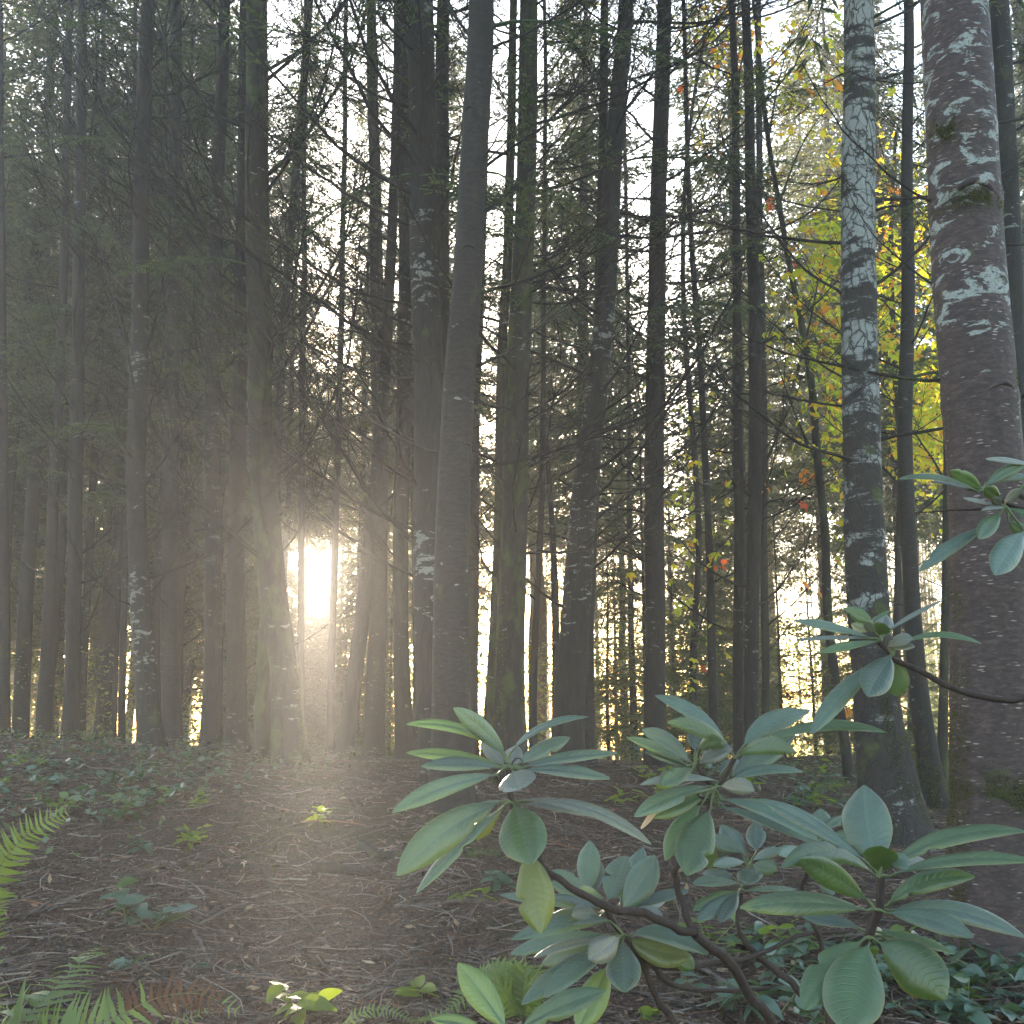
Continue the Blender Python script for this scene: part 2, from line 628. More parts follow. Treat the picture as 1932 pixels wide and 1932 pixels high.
M['litter'] = litter_material('twig_litter', [(0, (0.018, 0.012, 0.009)), (0.4, (0.055, 0.037, 0.03)), (0.75, (0.13, 0.096, 0.08)), (0.95, (0.27, 0.215, 0.18)), (1, (0.25, 0.09, 0.035))])
M['flake'] = litter_material('fallen_leaf_flakes', [(0, (0.016, 0.008, 0.005)), (0.5, (0.065, 0.032, 0.02)), (0.8, (0.15, 0.08, 0.048)), (0.95, (0.27, 0.17, 0.1)), (1, (0.34, 0.26, 0.17))])
M['rhodo'] = veined_leaf('leathery_blue_green_leaf', (0.02, 0.041, 0.025), (0.046, 0.077, 0.048), (0.1, 0.16, 0.025), 0.13)
M['rhodo_green'] = veined_leaf('fresh_green_leaf', (0.018, 0.043, 0.012), (0.036, 0.07, 0.019), (0.1, 0.17, 0.02), 0.22)
M['rhodo_yellow'] = veined_leaf('yellowing_leaf', (0.04, 0.06, 0.011), (0.07, 0.088, 0.014), (0.16, 0.2, 0.02), 0.3)
M['rhodo_pale'] = veined_leaf('pale_grey_leaf', (0.065, 0.078, 0.06), (0.105, 0.115, 0.092), (0.12, 0.14, 0.05), 0.18)  # paler, greyer leaf colour
M['midrib'] = leaf_material('leaf_midrib', (0.06, 0.085, 0.035), (0.09, 0.11, 0.05), (0.2, 0.24, 0.06), 0.2, 0.5, 0.3)
M['rhodo_stem'] = bark_material('rhododendron_stem', (0.018, 0.012, 0.011), (0.06, 0.042, 0.036), 0.1, moss=0.1, fiss=(60, 60, 20), bumpd=0.002)
M['stem_green'] = leaf_material('young_green_stem', (0.09, 0.1, 0.035), (0.14, 0.14, 0.05), (0.1, 0.1, 0.03), 0.1, 0.6, 0.3)
M['fern'] = leaf_material('fern_green', (0.04, 0.072, 0.016), (0.085, 0.125, 0.03), (0.24, 0.33, 0.04), 0.42, 0.45, 0.45, 12, 0.5)
M['fern_dead'] = leaf_material('fern_dead', (0.055, 0.022, 0.012), (0.1, 0.046, 0.024), (0.13, 0.055, 0.022), 0.3, 0.8, 0.2, 12, 0.6)
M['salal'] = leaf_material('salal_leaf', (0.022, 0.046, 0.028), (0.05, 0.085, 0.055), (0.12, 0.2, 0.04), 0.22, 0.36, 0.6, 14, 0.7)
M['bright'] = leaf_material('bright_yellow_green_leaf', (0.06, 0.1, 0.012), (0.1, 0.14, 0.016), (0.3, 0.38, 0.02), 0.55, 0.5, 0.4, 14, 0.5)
M['maple_orange'] = leaf_material('maple_orange', (0.3, 0.11, 0.02), (0.4, 0.2, 0.03), (0.85, 0.33, 0.03), 0.65, 0.55, 0.35, 10, 0.9)
M['maple_red'] = leaf_material('maple_red', (0.3, 0.06, 0.025), (0.34, 0.1, 0.03), (0.85, 0.16, 0.03), 0.62, 0.55, 0.35, 10, 0.9)
M['maple_yellow'] = leaf_material('maple_yellow', (0.4, 0.32, 0.02), (0.48, 0.36, 0.03), (0.95, 0.75, 0.03), 0.68, 0.55, 0.35, 10, 0.9)
M['maple_lime'] = leaf_material('maple_lime', (0.2, 0.26, 0.02), (0.32, 0.32, 0.025), (0.68, 0.78, 0.03), 0.68, 0.55, 0.35, 10, 0.9)
M['maple_mass'] = island_leaf_material('maple_leaf_mass', [(0, (0.1, 0.15, 0.02)), (0.5, (0.22, 0.25, 0.025)), (0.85, (0.36, 0.28, 0.03)), (1, (0.32, 0.12, 0.025))], [(0, (0.4, 0.55, 0.03)), (0.5, (0.7, 0.75, 0.03)), (0.85, (0.95, 0.7, 0.03)), (1, (0.8, 0.26, 0.03))], 0.65)
M['mushroom'] = leaf_material('mushroom_flesh', (0.4, 0.31, 0.22), (0.52, 0.43, 0.33), (0.4, 0.3, 0.2), 0.15, 0.5, 0.4)
M['tan'] = leaf_material('dried_tan_leaf', (0.3, 0.21, 0.13), (0.42, 0.32, 0.22), (0.4, 0.27, 0.13), 0.35, 0.7, 0.3)

# ------------------------------------------------------------------ terrain
CTRL = [(-150, 1420, 12), (-50, 1400, 14), (140, 1403, 16), (285, 1408, 13), (400, 1425, 13), (545, 1441, 11), (645, 1442, 13.5), (767, 1442, 14),
        (853, 1533, 8), (963, 1475, 10.5), (1078, 1437, 12), (1238, 1450, 14), (1420, 1452, 14.5), (1605, 1480, 15),
        (1690, 1588, 8.5), (1765, 1532, 12), (1870, 1795, 5.2), (2150, 1800, 5.2), (2100, 1560, 10),
        (100, 1932, 4.0), (600, 1932, 4.1), (1100, 1932, 4.3), (1700, 1932, 4.4), (-300, 1932, 4.0), (2300, 1932, 4.4),
        (0, 1480, 9.0), (300, 1650, 6.2), (600, 1650, 6.2), (1100, 1660, 6.3), (1450, 1640, 7.2), (0, 1700, 5.6)]
cp = [P(*c) for c in CTRL]
for X, Y, Z in [(-18, 24, 0.1), (-8, 22, 0.25), (0, 23, 0.25), (8, 22, 0.35), (18, 24, 0.4), (-14, 12, 0.9), (14, 10, 0.3), (-12, 5, 0.3), (12, 4, 0.1),
                (-25, 40, -3.2), (0, 40, -1.6), (25, 40, -0.1), (-45, 62, -7), (0, 62, -3.6), (45, 62, -1.0), (-60, 95, -10), (0, 95, -10), (60, 95, -5),
                (-40, 15, 0.2), (40, 15, 0.0), (-60, 40, -3), (60, 40, -2), (0, 0, 0), (-3, 1.5, 0.05), (3, 1.5, 0.05), (0, -18, 0), (-30, -18, 0), (30, -18, 0), (-65, -18, -1), (65, -18, -1), (0, 31, -0.5), (14, 31, 0.25), (-14, 31, -1.2)]:
    cp.append(np.array([X, Y, Z], float))
cp = np.array(cp)


def _tps(r):
    return np.where(r > 1e-9, r * r * np.log(r + 1e-12), 0.0)


_n = len(cp)
_K = _tps(np.linalg.norm(cp[:, None, :2] - cp[None, :, :2], axis=2)) + np.eye(_n) * 0.4
_Pm = np.c_[np.ones(_n), cp[:, :2]]
_A = np.block([[_K, _Pm], [_Pm.T, np.zeros((3, 3))]])
_w = np.linalg.solve(_A, np.r_[cp[:, 2], 0, 0, 0])


def ground_z(x, y, rough=True):
    x = np.asarray(x, float)
    y = np.asarray(y, float)
    sh = x.shape
    xf, yf = x.ravel(), y.ravel()
    z = np.empty_like(xf)
    for s in range(0, len(xf), 40000):
        q = np.c_[xf[s:s + 40000], yf[s:s + 40000]]
        k = _tps(np.linalg.norm(q[:, None, :] - cp[None, :, :2], axis=2))
        z[s:s + 40000] = k @ _w[:_n] + _w[_n] + q @ _w[_n + 1:]
    if rough:
        p = np.c_[xf, yf, np.zeros_like(xf)]
        z = z + 0.05 * fbm(p * 1.1, 3) + 0.028 * fbm(p * 5.0, 3)
    return z.reshape(sh)


def gz(x, y):
    return float(ground_z(np.array([x]), np.array([y]))[0])


NX, NY = 380, 440
u = np.linspace(-1, 1, NX)
gx = 69 * (0.06 * u + 0.94 * np.sign(u) * np.abs(u) ** 3.2)
v = np.linspace(0, 1, NY)
gy = np.where(v < 0.12, -19 + (v / 0.12) * 21, 0)
t = np.clip((v - 0.12) / 0.88, 0, 1)
gy = np.where(v < 0.12, gy, 2 + 92 * (0.13 * t + 0.87 * t ** 3.4))
GX, GY = np.meshgrid(gx, gy)
GZ = ground_z(GX, GY)
GZ = GZ + 0.016 * fbm(np.stack([GX * 17, GY * 17, GX * 0], -1), 3)
idx = np.arange(NX * NY).reshape(NY, NX)
fl = MB()
fl.add(np.stack([GX, GY, GZ], -1).reshape(-1, 3), np.stack([idx[:-1, :-1], idx[:-1, 1:], idx[1:, 1:], idx[1:, :-1]], -1).reshape(-1, 4))
floor = fl.build('forest_floor', M['ground'])
tag(floor, kind='structure')

# ------------------------------------------------------------------ trunks


def trunk_axis(pts, d, top=None, extend=True):
    """photo polyline (x, y, width), base first -> world centres and radii, reaching into the ground"""
    C, Rr = [], []
    for x, y, w in pts:
        c = P(x, y, d)
        dist = np.linalg.norm(c - CAM)
        C.append(c)
        Rr.append(w * 0.5 * dist / math.hypot(F, math.hypot(x - HALF, y - HALF)))
    C = np.array(C)
    Rr = np.array(Rr)
    g = gz(C[0][0], C[0][1])
    # run the foot of the stem into the ground
    if C[0][2] > g - 0.12:
        s = (C[0] - C[1]) / max(C[1][2] - C[0][2], 0.05)
        dz = C[0][2] - (g - 0.15)
        foot = C[0] + s * min(dz, 3) * 0.6
        foot[2] = g - 0.15
        C = np.vstack([foot, C])
        Rr = np.r_[Rr[0] * (1.06 + 0.1 * min(dz, 2)), Rr]
    if top is not None and C[-1][2] < top:
        s = (C[-1] - C[-2]) / (C[-1][2] - C[-2][2])
        n = 4
        zt = C[-1][2]
        r0 = Rr[-1]
        for i in range(1, n + 1):
            z = zt + (top - zt) * i / n
            q = C[-1].copy()
            q[:2] += s[:2] * (z - C[-1][2]) * 0.5
            q[2] = z
            C = np.vstack([C, q])
            Rr = np.r_[Rr, max(r0 * (1 - 0.93 * i / n), 0.012)]
    return C, Rr


def trunk_mesh(mb, C, Rr, seg, step, rough=0.05, buttress=0.12, seed=0, rings=()):
    ln = np.linalg.norm(np.diff(C, axis=0), axis=1).sum()
    m = max(int(ln / step), 6)
    A = catmull(np.c_[C, Rr], m)
    c, r = A[:, :3], np.maximum(A[:, 3], 0.006)
    c = c + np.c_[fbm(np.c_[c[:, 2] * 0.5, np.full(m, seed), np.zeros(m)], 2), fbm(np.c_[c[:, 2] * 0.5, np.full(m, seed + 9.3), np.zeros(m)], 2), np.zeros(m)] * 0.025
    a = np.arange(seg) * 2 * PI / seg
    ca, sa = np.cos(a), np.sin(a)
    z = c[:, 2:3]
    z0 = c[0, 2] + 0.15
    hgt = z - z0
    rr = r[:, None] * np.ones(seg)[None]
    q = np.stack([np.broadcast_to(ca, rr.shape) * 2.2, np.broadcast_to(sa, rr.shape) * 2.2, np.broadcast_to(z * 1.1, rr.shape)], -1) + seed * 3.7
    rr = rr * (1 + rough * fbm(q, 3))
    q2 = np.stack([np.broadcast_to(ca, rr.shape) * 6, np.broadcast_to(sa, rr.shape) * 6, np.broadcast_to(z * 3.0, rr.shape)], -1) + seed * 1.7
    rr = rr * (1 + rough * 0.7 * fbm(q2, 3))
    # root buttresses
    lob = np.maximum(0, np.cos(a * 3 + seed) + 0.6 * np.cos(a * 5 + seed * 2.1))
    rr = rr * (1 + buttress * lob[None] * np.exp(-np.maximum(hgt, 0) / 0.22))
    for zr, amp in rings:
        rr = rr * (1 + amp * np.exp(-((z - zr) / 0.05) ** 2) * (0.6 + 0.4 * np.cos(a * 2 + zr * 5))[None])
    V = np.stack([c[:, 0:1] + rr * ca, c[:, 1:2] + rr * sa, np.broadcast_to(z, rr.shape)], -1)
    idx = np.arange(m * seg).reshape(m, seg)
    Fq = np.stack([idx[:-1], np.roll(idx[:-1], -1, 1), np.roll(idx[1:], -1, 1), idx[1:]], -1).reshape(-1, 4)
    return V, Fq, c, r


def axis_at(c, r, z):
    return np.array([np.interp(z, c[:, 2], c[:, k]) for k in range(3)]), float(np.interp(z, c[:, 2], r))


# --- dead branches: a handful of shapes, shared


def branch_shape(seed, rise, ntw=18, sub=3):
    g = np.random.default_rng(seed)
    mb = MB()
    k = 14
    t = np.linspace(0, 1, k)
    wig = np.cumsum(g.normal(0, 0.007, k))
    main = np.c_[t, wig, rise * t ** 1.7 - 0.06 * t * (1 - t) * 4 * g.random() + np.cumsum(g.normal(0, 0.005, k))]
    rad = 0.0062 * (1 - t) ** 0.8 + 0.0013
    V, Fq = tubes(main[None], rad[None], 5)
    mb.add(V, Fq)
    tw, tr, sb, sr = [], [], [], []
    for i in range(ntw):
        s = 0.14 + 0.84 * (i + g.random()) / ntw
        b = np.array([np.interp(s, t, main[:, j]) for j in range(3)])
        side = 1 if g.random() < 0.5 else -1
        ang = R(g.uniform(28, 62))
        L = (0.1 + 0.42 * (1 - s) * g.uniform(0.5, 1.1)) * g.uniform(0.6, 1.15)
        up = g.uniform(-0.15, 0.55)
        dr = unit(np.array([math.cos(ang), side * math.sin(ang), up]))
        q = np.linspace(0, 1, 5)[:, None]
        path = b + dr * q * L + np.array([0.25, 0, 0.12]) * L * q ** 2 + np.cumsum(g.normal(0, 0.012 * L, (5, 3)), 0)
        tw.append(path)
        tr.append(np.linspace(0.0024, 0.0011, 5))
        for _ in range(sub):
            w = g.uniform(0.25, 0.95)
            b2 = path[0] + (path[-1] - path[0]) * w
            d2 = unit(dr + g.normal(0, 0.55, 3) + np.array([0.2, 0, 0.1]))
            l2 = L * g.uniform(0.2, 0.5)
            q3 = np.linspace(0, 1, 3)[:, None]
            sb.append(b2 + d2 * q3 * l2 + np.cumsum(g.normal(0, 0.03 * l2, (3, 3)), 0))
            sr.append(np.linspace(0.0015, 0.0009, 3))
    mb.add(*tubes(np.array(tw), np.array(tr), 3))
    mb.add(*tubes(np.array(sb), np.array(sr), 3))
    return mb.mesh('branch', M['twig'])


BR_STEEP = [branch_shape(100 + i, 0.55, 20, 3) for i in range(5)]
BR_FLAT = [branch_shape(200 + i, 0.25, 18, 3) for i in range(5)]
BR_BARE = [branch_shape(300 + i, 0.35, 7, 2) for i in range(4)]


def spray_shape(seed, length=1.0, ntw=26, droop=0.22, nl=0.055, nw=0.012, dens=1.0, mat='needle', name='green_branch'):
    """a living conifer bough: twigs in a drooping plane, set with needle tufts"""
    g = np.random.default_rng(seed)
    mb = MB()
    k = 10
    t = np.linspace(0, 1, k)
    main = np.c_[t, np.cumsum(g.normal(0, 0.012, k)), -droop * t ** 1.8 + 0.03 * np.sin(t * 4)]
    mb.add(*tubes(main[None], (0.008 * (1 - t) + 0.002)[None], 4))
    Cs, Ds, Ns = [], [], []
    tw, tr = [], []
    for i in range(ntw):
        s = 0.12 + 0.86 * (i + g.random()) / ntw
        b = np.array([np.interp(s, t, main[:, j]) for j in range(3)])
        side = 1 if i % 2 else -1
        ang = R(g.uniform(38, 65))
        L = (0.08 + 0.4 * (1 - s) ** 0.8) * g.uniform(0.6, 1.1)
        dr = unit(np.array([math.cos(ang), side * math.sin(ang), g.uniform(-0.35, 0.1)]))
        q = np.linspace(0, 1, 4)[:, None]
        path = b + dr * q * L + np.array([0.12, 0, -0.3]) * L * q ** 2
        tw.append(path)
        tr.append(np.linspace(0.003, 0.0012, 4))
        n = max(3, int(L / 0.022 * dens))
        w = g.random(n)
        base = path[0] + (path[-1] - path[0]) * w[:, None]
        sd = np.where(np.arange(n) % 2, 1.0, -1.0)[:, None]
        perp = unit(np.cross(dr, np.array([0, 0, 1.0])))
        dd = unit(dr * 0.75 + perp * sd * g.uniform(0.4, 1.0, (n, 1)) + g.normal(0, 0.25, (n, 3)) + np.array([0, 0, -0.12]))
        Cs.append(base)
        Ds.append(dd)
        Ns.append(unit(np.array([0, 0, 1.0]) + g.normal(0, 0.45, (n, 3))))
    mb.add(*tubes(np.array(tw), np.array(tr), 3))
    Cc, Dd, Nn = np.concatenate(Cs), np.concatenate(Ds), np.concatenate(Ns)
    n = len(Cc)
    mb.add(*diamonds(Cc, Dd, Nn, nl * g.uniform(0.6, 1.4, n) / length, nw * g.uniform(0.7, 1.4, n) / length))
    return mb.mesh(name, M[mat], smooth=False)


GREEN = [spray_shape(400 + i, 1.6, 28, 0.22 + 0.06 * (i % 3), 0.085, 0.017, 1.5) for i in range(5)]


def place_branch(parent, root, me, base, az, pitch, length, roll=0.0, name='branch'):
    o = bpy.data.objects.new(name, me)
    COL.objects.link(o)
    o.parent = parent
    m = Matrix.Rotation(az, 4, 'Z') @ Matrix.Rotation(-pitch, 4, 'Y') @ Matrix.Rotation(roll, 4, 'X')
    o.matrix_basis = Matrix.Translation(Vector(base - root)) @ m @ Matrix.Diagonal((length, length, length, 1))
    return o


def near_sun_line(p, rad):
    w = np.asarray(p) - CAM
    s = w @ SUN_DIR
    return np.linalg.norm(w - s[..., None] * SUN_DIR, axis=-1) < rad


def dress(parent, root, c, r, n, z0, z1, lmin, lmax, pool, pitch=(15, 40), bias=None, seed=0, name='branch'):
    """set branches along a stem; bias = preferred azimuths (degrees from +X)"""
    g = np.random.default_rng(seed + 77)
    z1 = min(z1, c[-1, 2] - 0.3)
    for i in range(n):
        z = z0 + (z1 - z0) * (i + g.uniform(0, 1)) / n
        p, rad = axis_at(c, r, z)
        az = g.uniform(0, 2 * PI)
        if bias is not None and g.random() < 0.6:
            az = R(bias[g.integers(len(bias))]) + g.normal(0, 0.45)
        L = g.uniform(lmin, lmax)
        pt = R(g.uniform(*pitch))
        dirv = np.array([math.cos(az) * math.cos(pt), math.sin(az) * math.cos(pt), math.sin(pt)])
        probe = p + dirv * (np.linspace(0.0, 1.0, 9)[:, None]) * L
        if near_sun_line(probe, 0.16).any():
            continue
        # no long limb straight at the lens
        if (probe[:, 1] < 3.0).any() or (p[1] < 9.5 and dirv[1] < -0.6):
            continue
        place_branch(parent, root, pool[g.integers(len(pool))], p + dirv * rad * 0.7, az, pt, L, g.uniform(-0.5, 0.5), name)


# --- crowns, shared between trees


def crown_shape(seed, height, radius, whorls, per, twn, leaf, mat, lw=0.2, droop=0.35):
    g = np.random.default_rng(seed)
    mb = MB()
    paths, rads, Cs, Ds, Ns, Ls = [], [], [], [], [], []
    for i in range(whorls):
        f = (i + g.uniform(-0.3, 0.3)) / whorls
        f = min(max(f, 0.0), 1)
        z = height * f
        rr = radius * (1 - f) ** 0.75 * (0.75 + 0.25 * min(1, f * 5)) + 0.25
        for j in range(per):
            az = g.uniform(0, 2 * PI)
            L = rr * g.uniform(0.55, 1.12)
            d = np.array([math.cos(az), math.sin(az), 0])
            q = np.linspace(0, 1, 5)[:, None]
            path = np.array([0, 0, z]) + d * q * L + np.array([0, 0, 1.0]) * (0.18 * L * q - droop * L * q ** 2) + np.cumsum(g.normal(0, 0.03, (5, 3)), 0)
            paths.append(path)
            rads.append(np.linspace(0.022, 0.006, 5))
            n = int(twn * L / radius) + 6
            s = g.random(n) ** 0.7
            base = np.stack([np.interp(s, np.linspace(0, 1, 5), path[:, k]) for k in range(3)], 1)
            side = np.array([-d[1], d[0], 0])
            off = g.uniform(-1, 1, (n, 1)) * (0.14 + 0.34 * L * (1 - s[:, None]) * 0.8)
            base = base + side * off + np.array([0, 0, -1.0]) * np.abs(off) * g.uniform(0.1, 0.6, (n, 1)) + g.normal(0, 0.05, (n, 3))
            dd = unit(d * g.uniform(0.3, 1, (n, 1)) + side * np.sign(off) * g.uniform(0.2, 1.0, (n, 1)) + np.array([0, 0, -0.35]) + g.normal(0, 0.3, (n, 3)))
            Cs.append(base)
            Ds.append(dd)
            Ns.append(unit(np.array([0, 0, 1.0]) + g.normal(0, 0.6, (n, 3))))
            Ls.append(leaf * g.uniform(0.5, 1.4, n))
    mb.add(*tubes(np.array(paths), np.array(rads), 3))
    L = np.concatenate(Ls)
    mb.add(*diamonds(np.concatenate(Cs), np.concatenate(Ds), np.concatenate(Ns), L, L * lw))
    return mb.mesh('crown', M[mat], smooth=False)


CROWN = [crown_shape(500 + i, 13 + i % 3, 2.5 + 0.25 * (i % 2), 44, 6, 190, 0.15, 'needle_far', 0.32) for i in range(5)]
CROWN_NEAR = [crown_shape(560 + i, 10, 2.2, 26, 4, 50, 0.2, 'needle', 0.2) for i in range(3)]

# --- trees one can pick out: name, label, depth, stems, bark, branches
TREES = []


def tree(name, label, d, pts, bark='bark', seg=22, step=0.1, top=17, nbr=30, br=(1.0, 2.6), pool='flat', pitch=(5, 40), z0=2.2, bias=(0, 180), extra=(), crown=True, green=4, group=None, gz0=5.2, rings=(), buttress=0.22, cat='tree', rough=0.05):
    seed = len(TREES) * 13 + 3
    C, Rr = trunk_axis(pts, d, top)
    root = C[0].copy()
    root[2] = gz(root[0], root[1])
    e = empty(name, root)
    tag(e, label, cat, group)
    mb = MB()
    V, Fq, c, r = trunk_mesh(mb, C, Rr, seg, step, rough=rough, seed=seed, rings=rings, buttress=buttress)
    mb.add(V - root, Fq)
    for ex in extra:
        C2, R2 = trunk_axis(ex[1:], ex[0], None)
        V2, F2, _, _ = trunk_mesh(mb, C2, R2, max(10, seg - 6), step, seed=seed + 5, buttress=buttress)
        if name == 'twin_stemmed_conifer':
            m2 = MB()
            m2.add(V2 - root, F2).build('second_stem', M[bark], e)
        else:
            mb.add(V2 - root, F2)
    mb.build('trunk', M[bark], e)
    top = top or C[-1][2] + 0.9
    pools = {'steep': BR_STEEP, 'flat': BR_FLAT, 'bare': BR_BARE, 'mix': BR_FLAT + BR_STEEP}
    vis_top = 1.35 + d * 0.79
    if nbr:
        dress(e, root, c, r, int(nbr * 0.52), z0, min(vis_top + 0.4, top - 1), br[0], br[1], pools[pool], pitch, bias, seed)
    if green:
        dress(e, root, c, r, green, gz0, min(vis_top + 0.4, top - 1), 1.0, 2.0, GREEN, (-8, 25), None, seed + 1, 'green_branch')
    if crown:
        zc = max(vis_top + 0.8, 8.5)
        p, _ = axis_at(c, r, zc)
        o = link('crown', CROWN_NEAR[seed % 3], e, p - root)
        o.rotation_euler = (0, 0, seed)
        o.scale = (1, 1, max(0.45, (top + 1 - zc) / 10))
    TREES.append((e, root, c, r))
    return e, root, c, r


tree('conifer_tree', 'straight dark conifer at far left edge of the clearing, first full trunk from the left', 16,
     [(133, 1400, 33), (137, 1250, 28), (140, 1100, 27), (145, 740, 25), (150, 400, 21), (157, 0, 16)], nbr=46, br=(1.2, 3.0), pool='steep', pitch=(20, 50), z0=2.0, green=9, gz0=4.2)
tree('conifer_tree', 'slim lichen-grey conifer right behind the first full trunk from the left', 21,
     [(152, 1395, 16), (163, 1150, 15), (176, 900, 14), (186, 700, 13), (192, 450, 11), (196, 0, 8)], 'bark_lichen', 14, 0.14, nbr=30, green=8)
TL = tree('conifer_tree', 'lichen-flecked conifer with slightly bent trunk, left of the pale broad one', 12.5,
     [(287, 1405, 52), (280, 1330, 46), (274, 1240, 41), (265, 1085, 38), (259, 900, 34), (262, 740, 33), (269, 360, 29), (282, 0, 25)], 'bark_lichen', 26, 0.08, nbr=52, br=(1.2, 2.9), pool='steep', pitch=(15, 48), z0=2.2, green=9, gz0=4.2)
tree('conifer_tree', 'hazy brown conifer close on the right of the bent lichen-flecked trunk', 16,
     [(325, 1410, 38), (320, 1300, 34), (317, 1180, 31), (321, 1000, 29), (325, 740, 27), (330, 380, 22), (334, 0, 18)], 'bark_brown', 18, 0.12, nbr=36, green=6)
tree('conifer_tree', 'lichen-streaked conifer, left one of the close pair left of the twin-stemmed tree', 13.5,
     [(396, 1422, 42), (400, 1290, 36), (402, 1100, 33), (400, 740, 30), (409, 400, 26), (424, 0, 20)], 'bark_lichen', 22, 0.1, nbr=44, pool='mix', pitch=(10, 48), z0=2.4, green=9, gz0=4.2)
tree('conifer_tree', 'darker conifer, right one of the close pair left of the twin-stemmed tree', 14.5,
     [(445, 1425, 46), (444, 1290, 39), (445, 1000, 32), (452, 740, 29), (458, 400, 24), (462, 0, 19)], 'bark', 20, 0.1, nbr=36, green=8, gz0=4.2)
TB = tree('twin_stemmed_conifer', 'thick mossy conifer forking into two stems at its foot, just left of the sun', 11,
     [(546, 1440, 68), (541, 1350, 57), (537, 1276, 51), (526, 1190, 52), (516, 1123, 53), (502, 931, 50), (492, 740, 44), (484, 383, 44), (484, 0, 37)], 'bark_mossy', 34, 0.06, nbr=64, br=(1.6, 3.6), pool='steep', pitch=(25, 58), z0=2.6, bias=(180, 180, 0), buttress=0.2,
     extra=[(11.1, (491, 1436, 33), (494, 1380, 27), (497, 1290, 26), (503, 1200, 27), (508, 1120, 24))])
tree('conifer_tree', 'thin pale conifer leaning right, rising from behind the twin-stemmed tree', 17,
     [(508, 1420, 24), (512, 1200, 21), (518, 950, 19), (527, 740, 18), (553, 400, 16), (583, 0, 14)], 'bark_lichen', 14, 0.14, nbr=36, pool='mix')
tree('conifer_tree', 'thin dark trunk on the left rim of the sun glare', 19,
     [(569, 1415, 15), (569, 1150, 13), (571, 740, 12), (574, 380, 10), (578, 0, 8)], 'bark', 12, 0.16, nbr=26, z0=4.5, green=6)
tree('conifer_tree', 'thin dark trunk on the right rim of the sun glare', 20,
     [(623, 1415, 15), (629, 1150, 13), (640, 740, 12), (647, 380, 10), (652, 0, 8)], 'bark', 12, 0.16, nbr=26, z0=4.8, green=6)
tree('conifer_tree', 'conifer leaning to the right, immediately right of the sun', 13.5,
     [(645, 1442, 40), (655, 1370, 34), (668, 1290, 31), (686, 1130, 28), (704, 950, 25), (721, 780, 23), (734, 560, 21), (744, 300, 18), (751, 0, 15)], 'bark', 22, 0.08, nbr=46, br=(1.2, 2.8), pool='mix', pitch=(10, 50), z0=3.2)
tree('conifer_tree', 'broad hazy brown trunk behind the leaning conifer right of the sun', 19,
     [(706, 1415, 43), (709, 1290, 38), (713, 1160, 35), (716, 900, 30), (712, 600, 26), (706, 300, 22), (700, 0, 18)], 'bark_brown', 18, 0.14, nbr=30, z0=4.5, green=8)
tree('conifer_tree', 'grey lichen-spotted conifer standing just left of the thick dark pair', 14.5,
     [(768, 1442, 42), (761, 1330, 34), (757, 1200, 30), (757, 1050, 29), (761, 740, 28), (763, 400, 23), (766, 0, 18)], 'bark_lichen', 20, 0.09, nbr=44, pool='mix', pitch=(5, 45), z0=3.0)
tree('conifer_tree', 'thin stem squeezed between the grey spotted conifer and the thick dark pair', 18,
     [(786, 1420, 14), (785, 1200, 13), (783, 900, 12), (780, 500, 10), (776, 0, 8)], 'bark', 12, 0.16, nbr=16, green=4)
TD = tree('conifer_tree', 'very thick dark trunk behind the left side of the smooth front trunk in the middle', 9.6,
     [(820, 1505, 62), (816, 1300, 58), (810, 1050, 58), (806, 740, 56), (800, 383, 52), (796, 0, 48)], 'bark_lichen', 32, 0.06, nbr=56, br=(1.2, 3.2), pool='flat', pitch=(5, 45), z0=2.6, bias=(180, 200, 160))
tree('conifer_tree', 'dark trunk half hidden in the gap above the thick middle pair', 13,
     [(838, 1440, 36), (836, 1200, 33), (834, 800, 30), (834, 400, 28), (838, 0, 24)], 'bark', 18, 0.12, nbr=26)
TC = tree('conifer_tree', 'smooth brown front trunk in the middle, nearest of the thick pair', 8,
     [(855, 1535, 92), (853, 1470, 82), (852, 1350, 74), (852, 1180, 68), (855, 1046, 64), (867, 740, 60), (879, 575, 57), (890, 383, 52), (903, 153, 50), (909, 0, 47)], 'bark_brown', 40, 0.05, nbr=26, br=(0.9, 2.4), pool='flat', pitch=(10, 50), z0=3.0, rings=[(3.95, .05), (5.05, .06), (6.3, .06)], bias=(0, 20, 340))
TM = tree('conifer_tree', 'stout greenish mossy trunk right of the thick middle pair', 10.5,
     [(963, 1475, 72), (962, 1400, 66), (962, 1314, 60), (966, 1180, 53), (970, 1046, 50), (975, 740, 46), (990, 383, 38), (997, 0, 34)], 'bark_mossy', 32, 0.07, nbr=54, br=(1.1, 2.8), pool='flat', pitch=(0, 38), z0=2.8, bias=(0, 0, 180))
tree('conifer_tree', 'slim mossy stem hugging the left side of the stout greenish trunk', 12,
     [(919, 1445, 27), (924, 1330, 24), (930, 1210, 22), (940, 1000, 20), (945, 740, 18), (962, 383, 18), (970, 0, 14)], 'bark_mossy', 18, 0.1, nbr=26, pool='mix')
tree('conifer_tree', 'pale thin trunk just left of the thick middle trunk foot, seen behind it', 17,
     [(893, 1420, 24), (893, 1200, 22), (895, 950, 20), (903, 600, 17), (925, 0, 13)], 'bark_brown', 14, 0.14, nbr=18, green=5)
tree('conifer_tree', 'thin grey stem standing clear to the right of the stout greenish trunk', 16,
     [(1008, 1425, 18), (1006, 1330, 15), (1010, 1180, 13), (1019, 1000, 12), (1023, 850, 11), (1026, 500, 9), (1028, 0, 7)], 'bark', 14, 0.14, nbr=26, green=8)
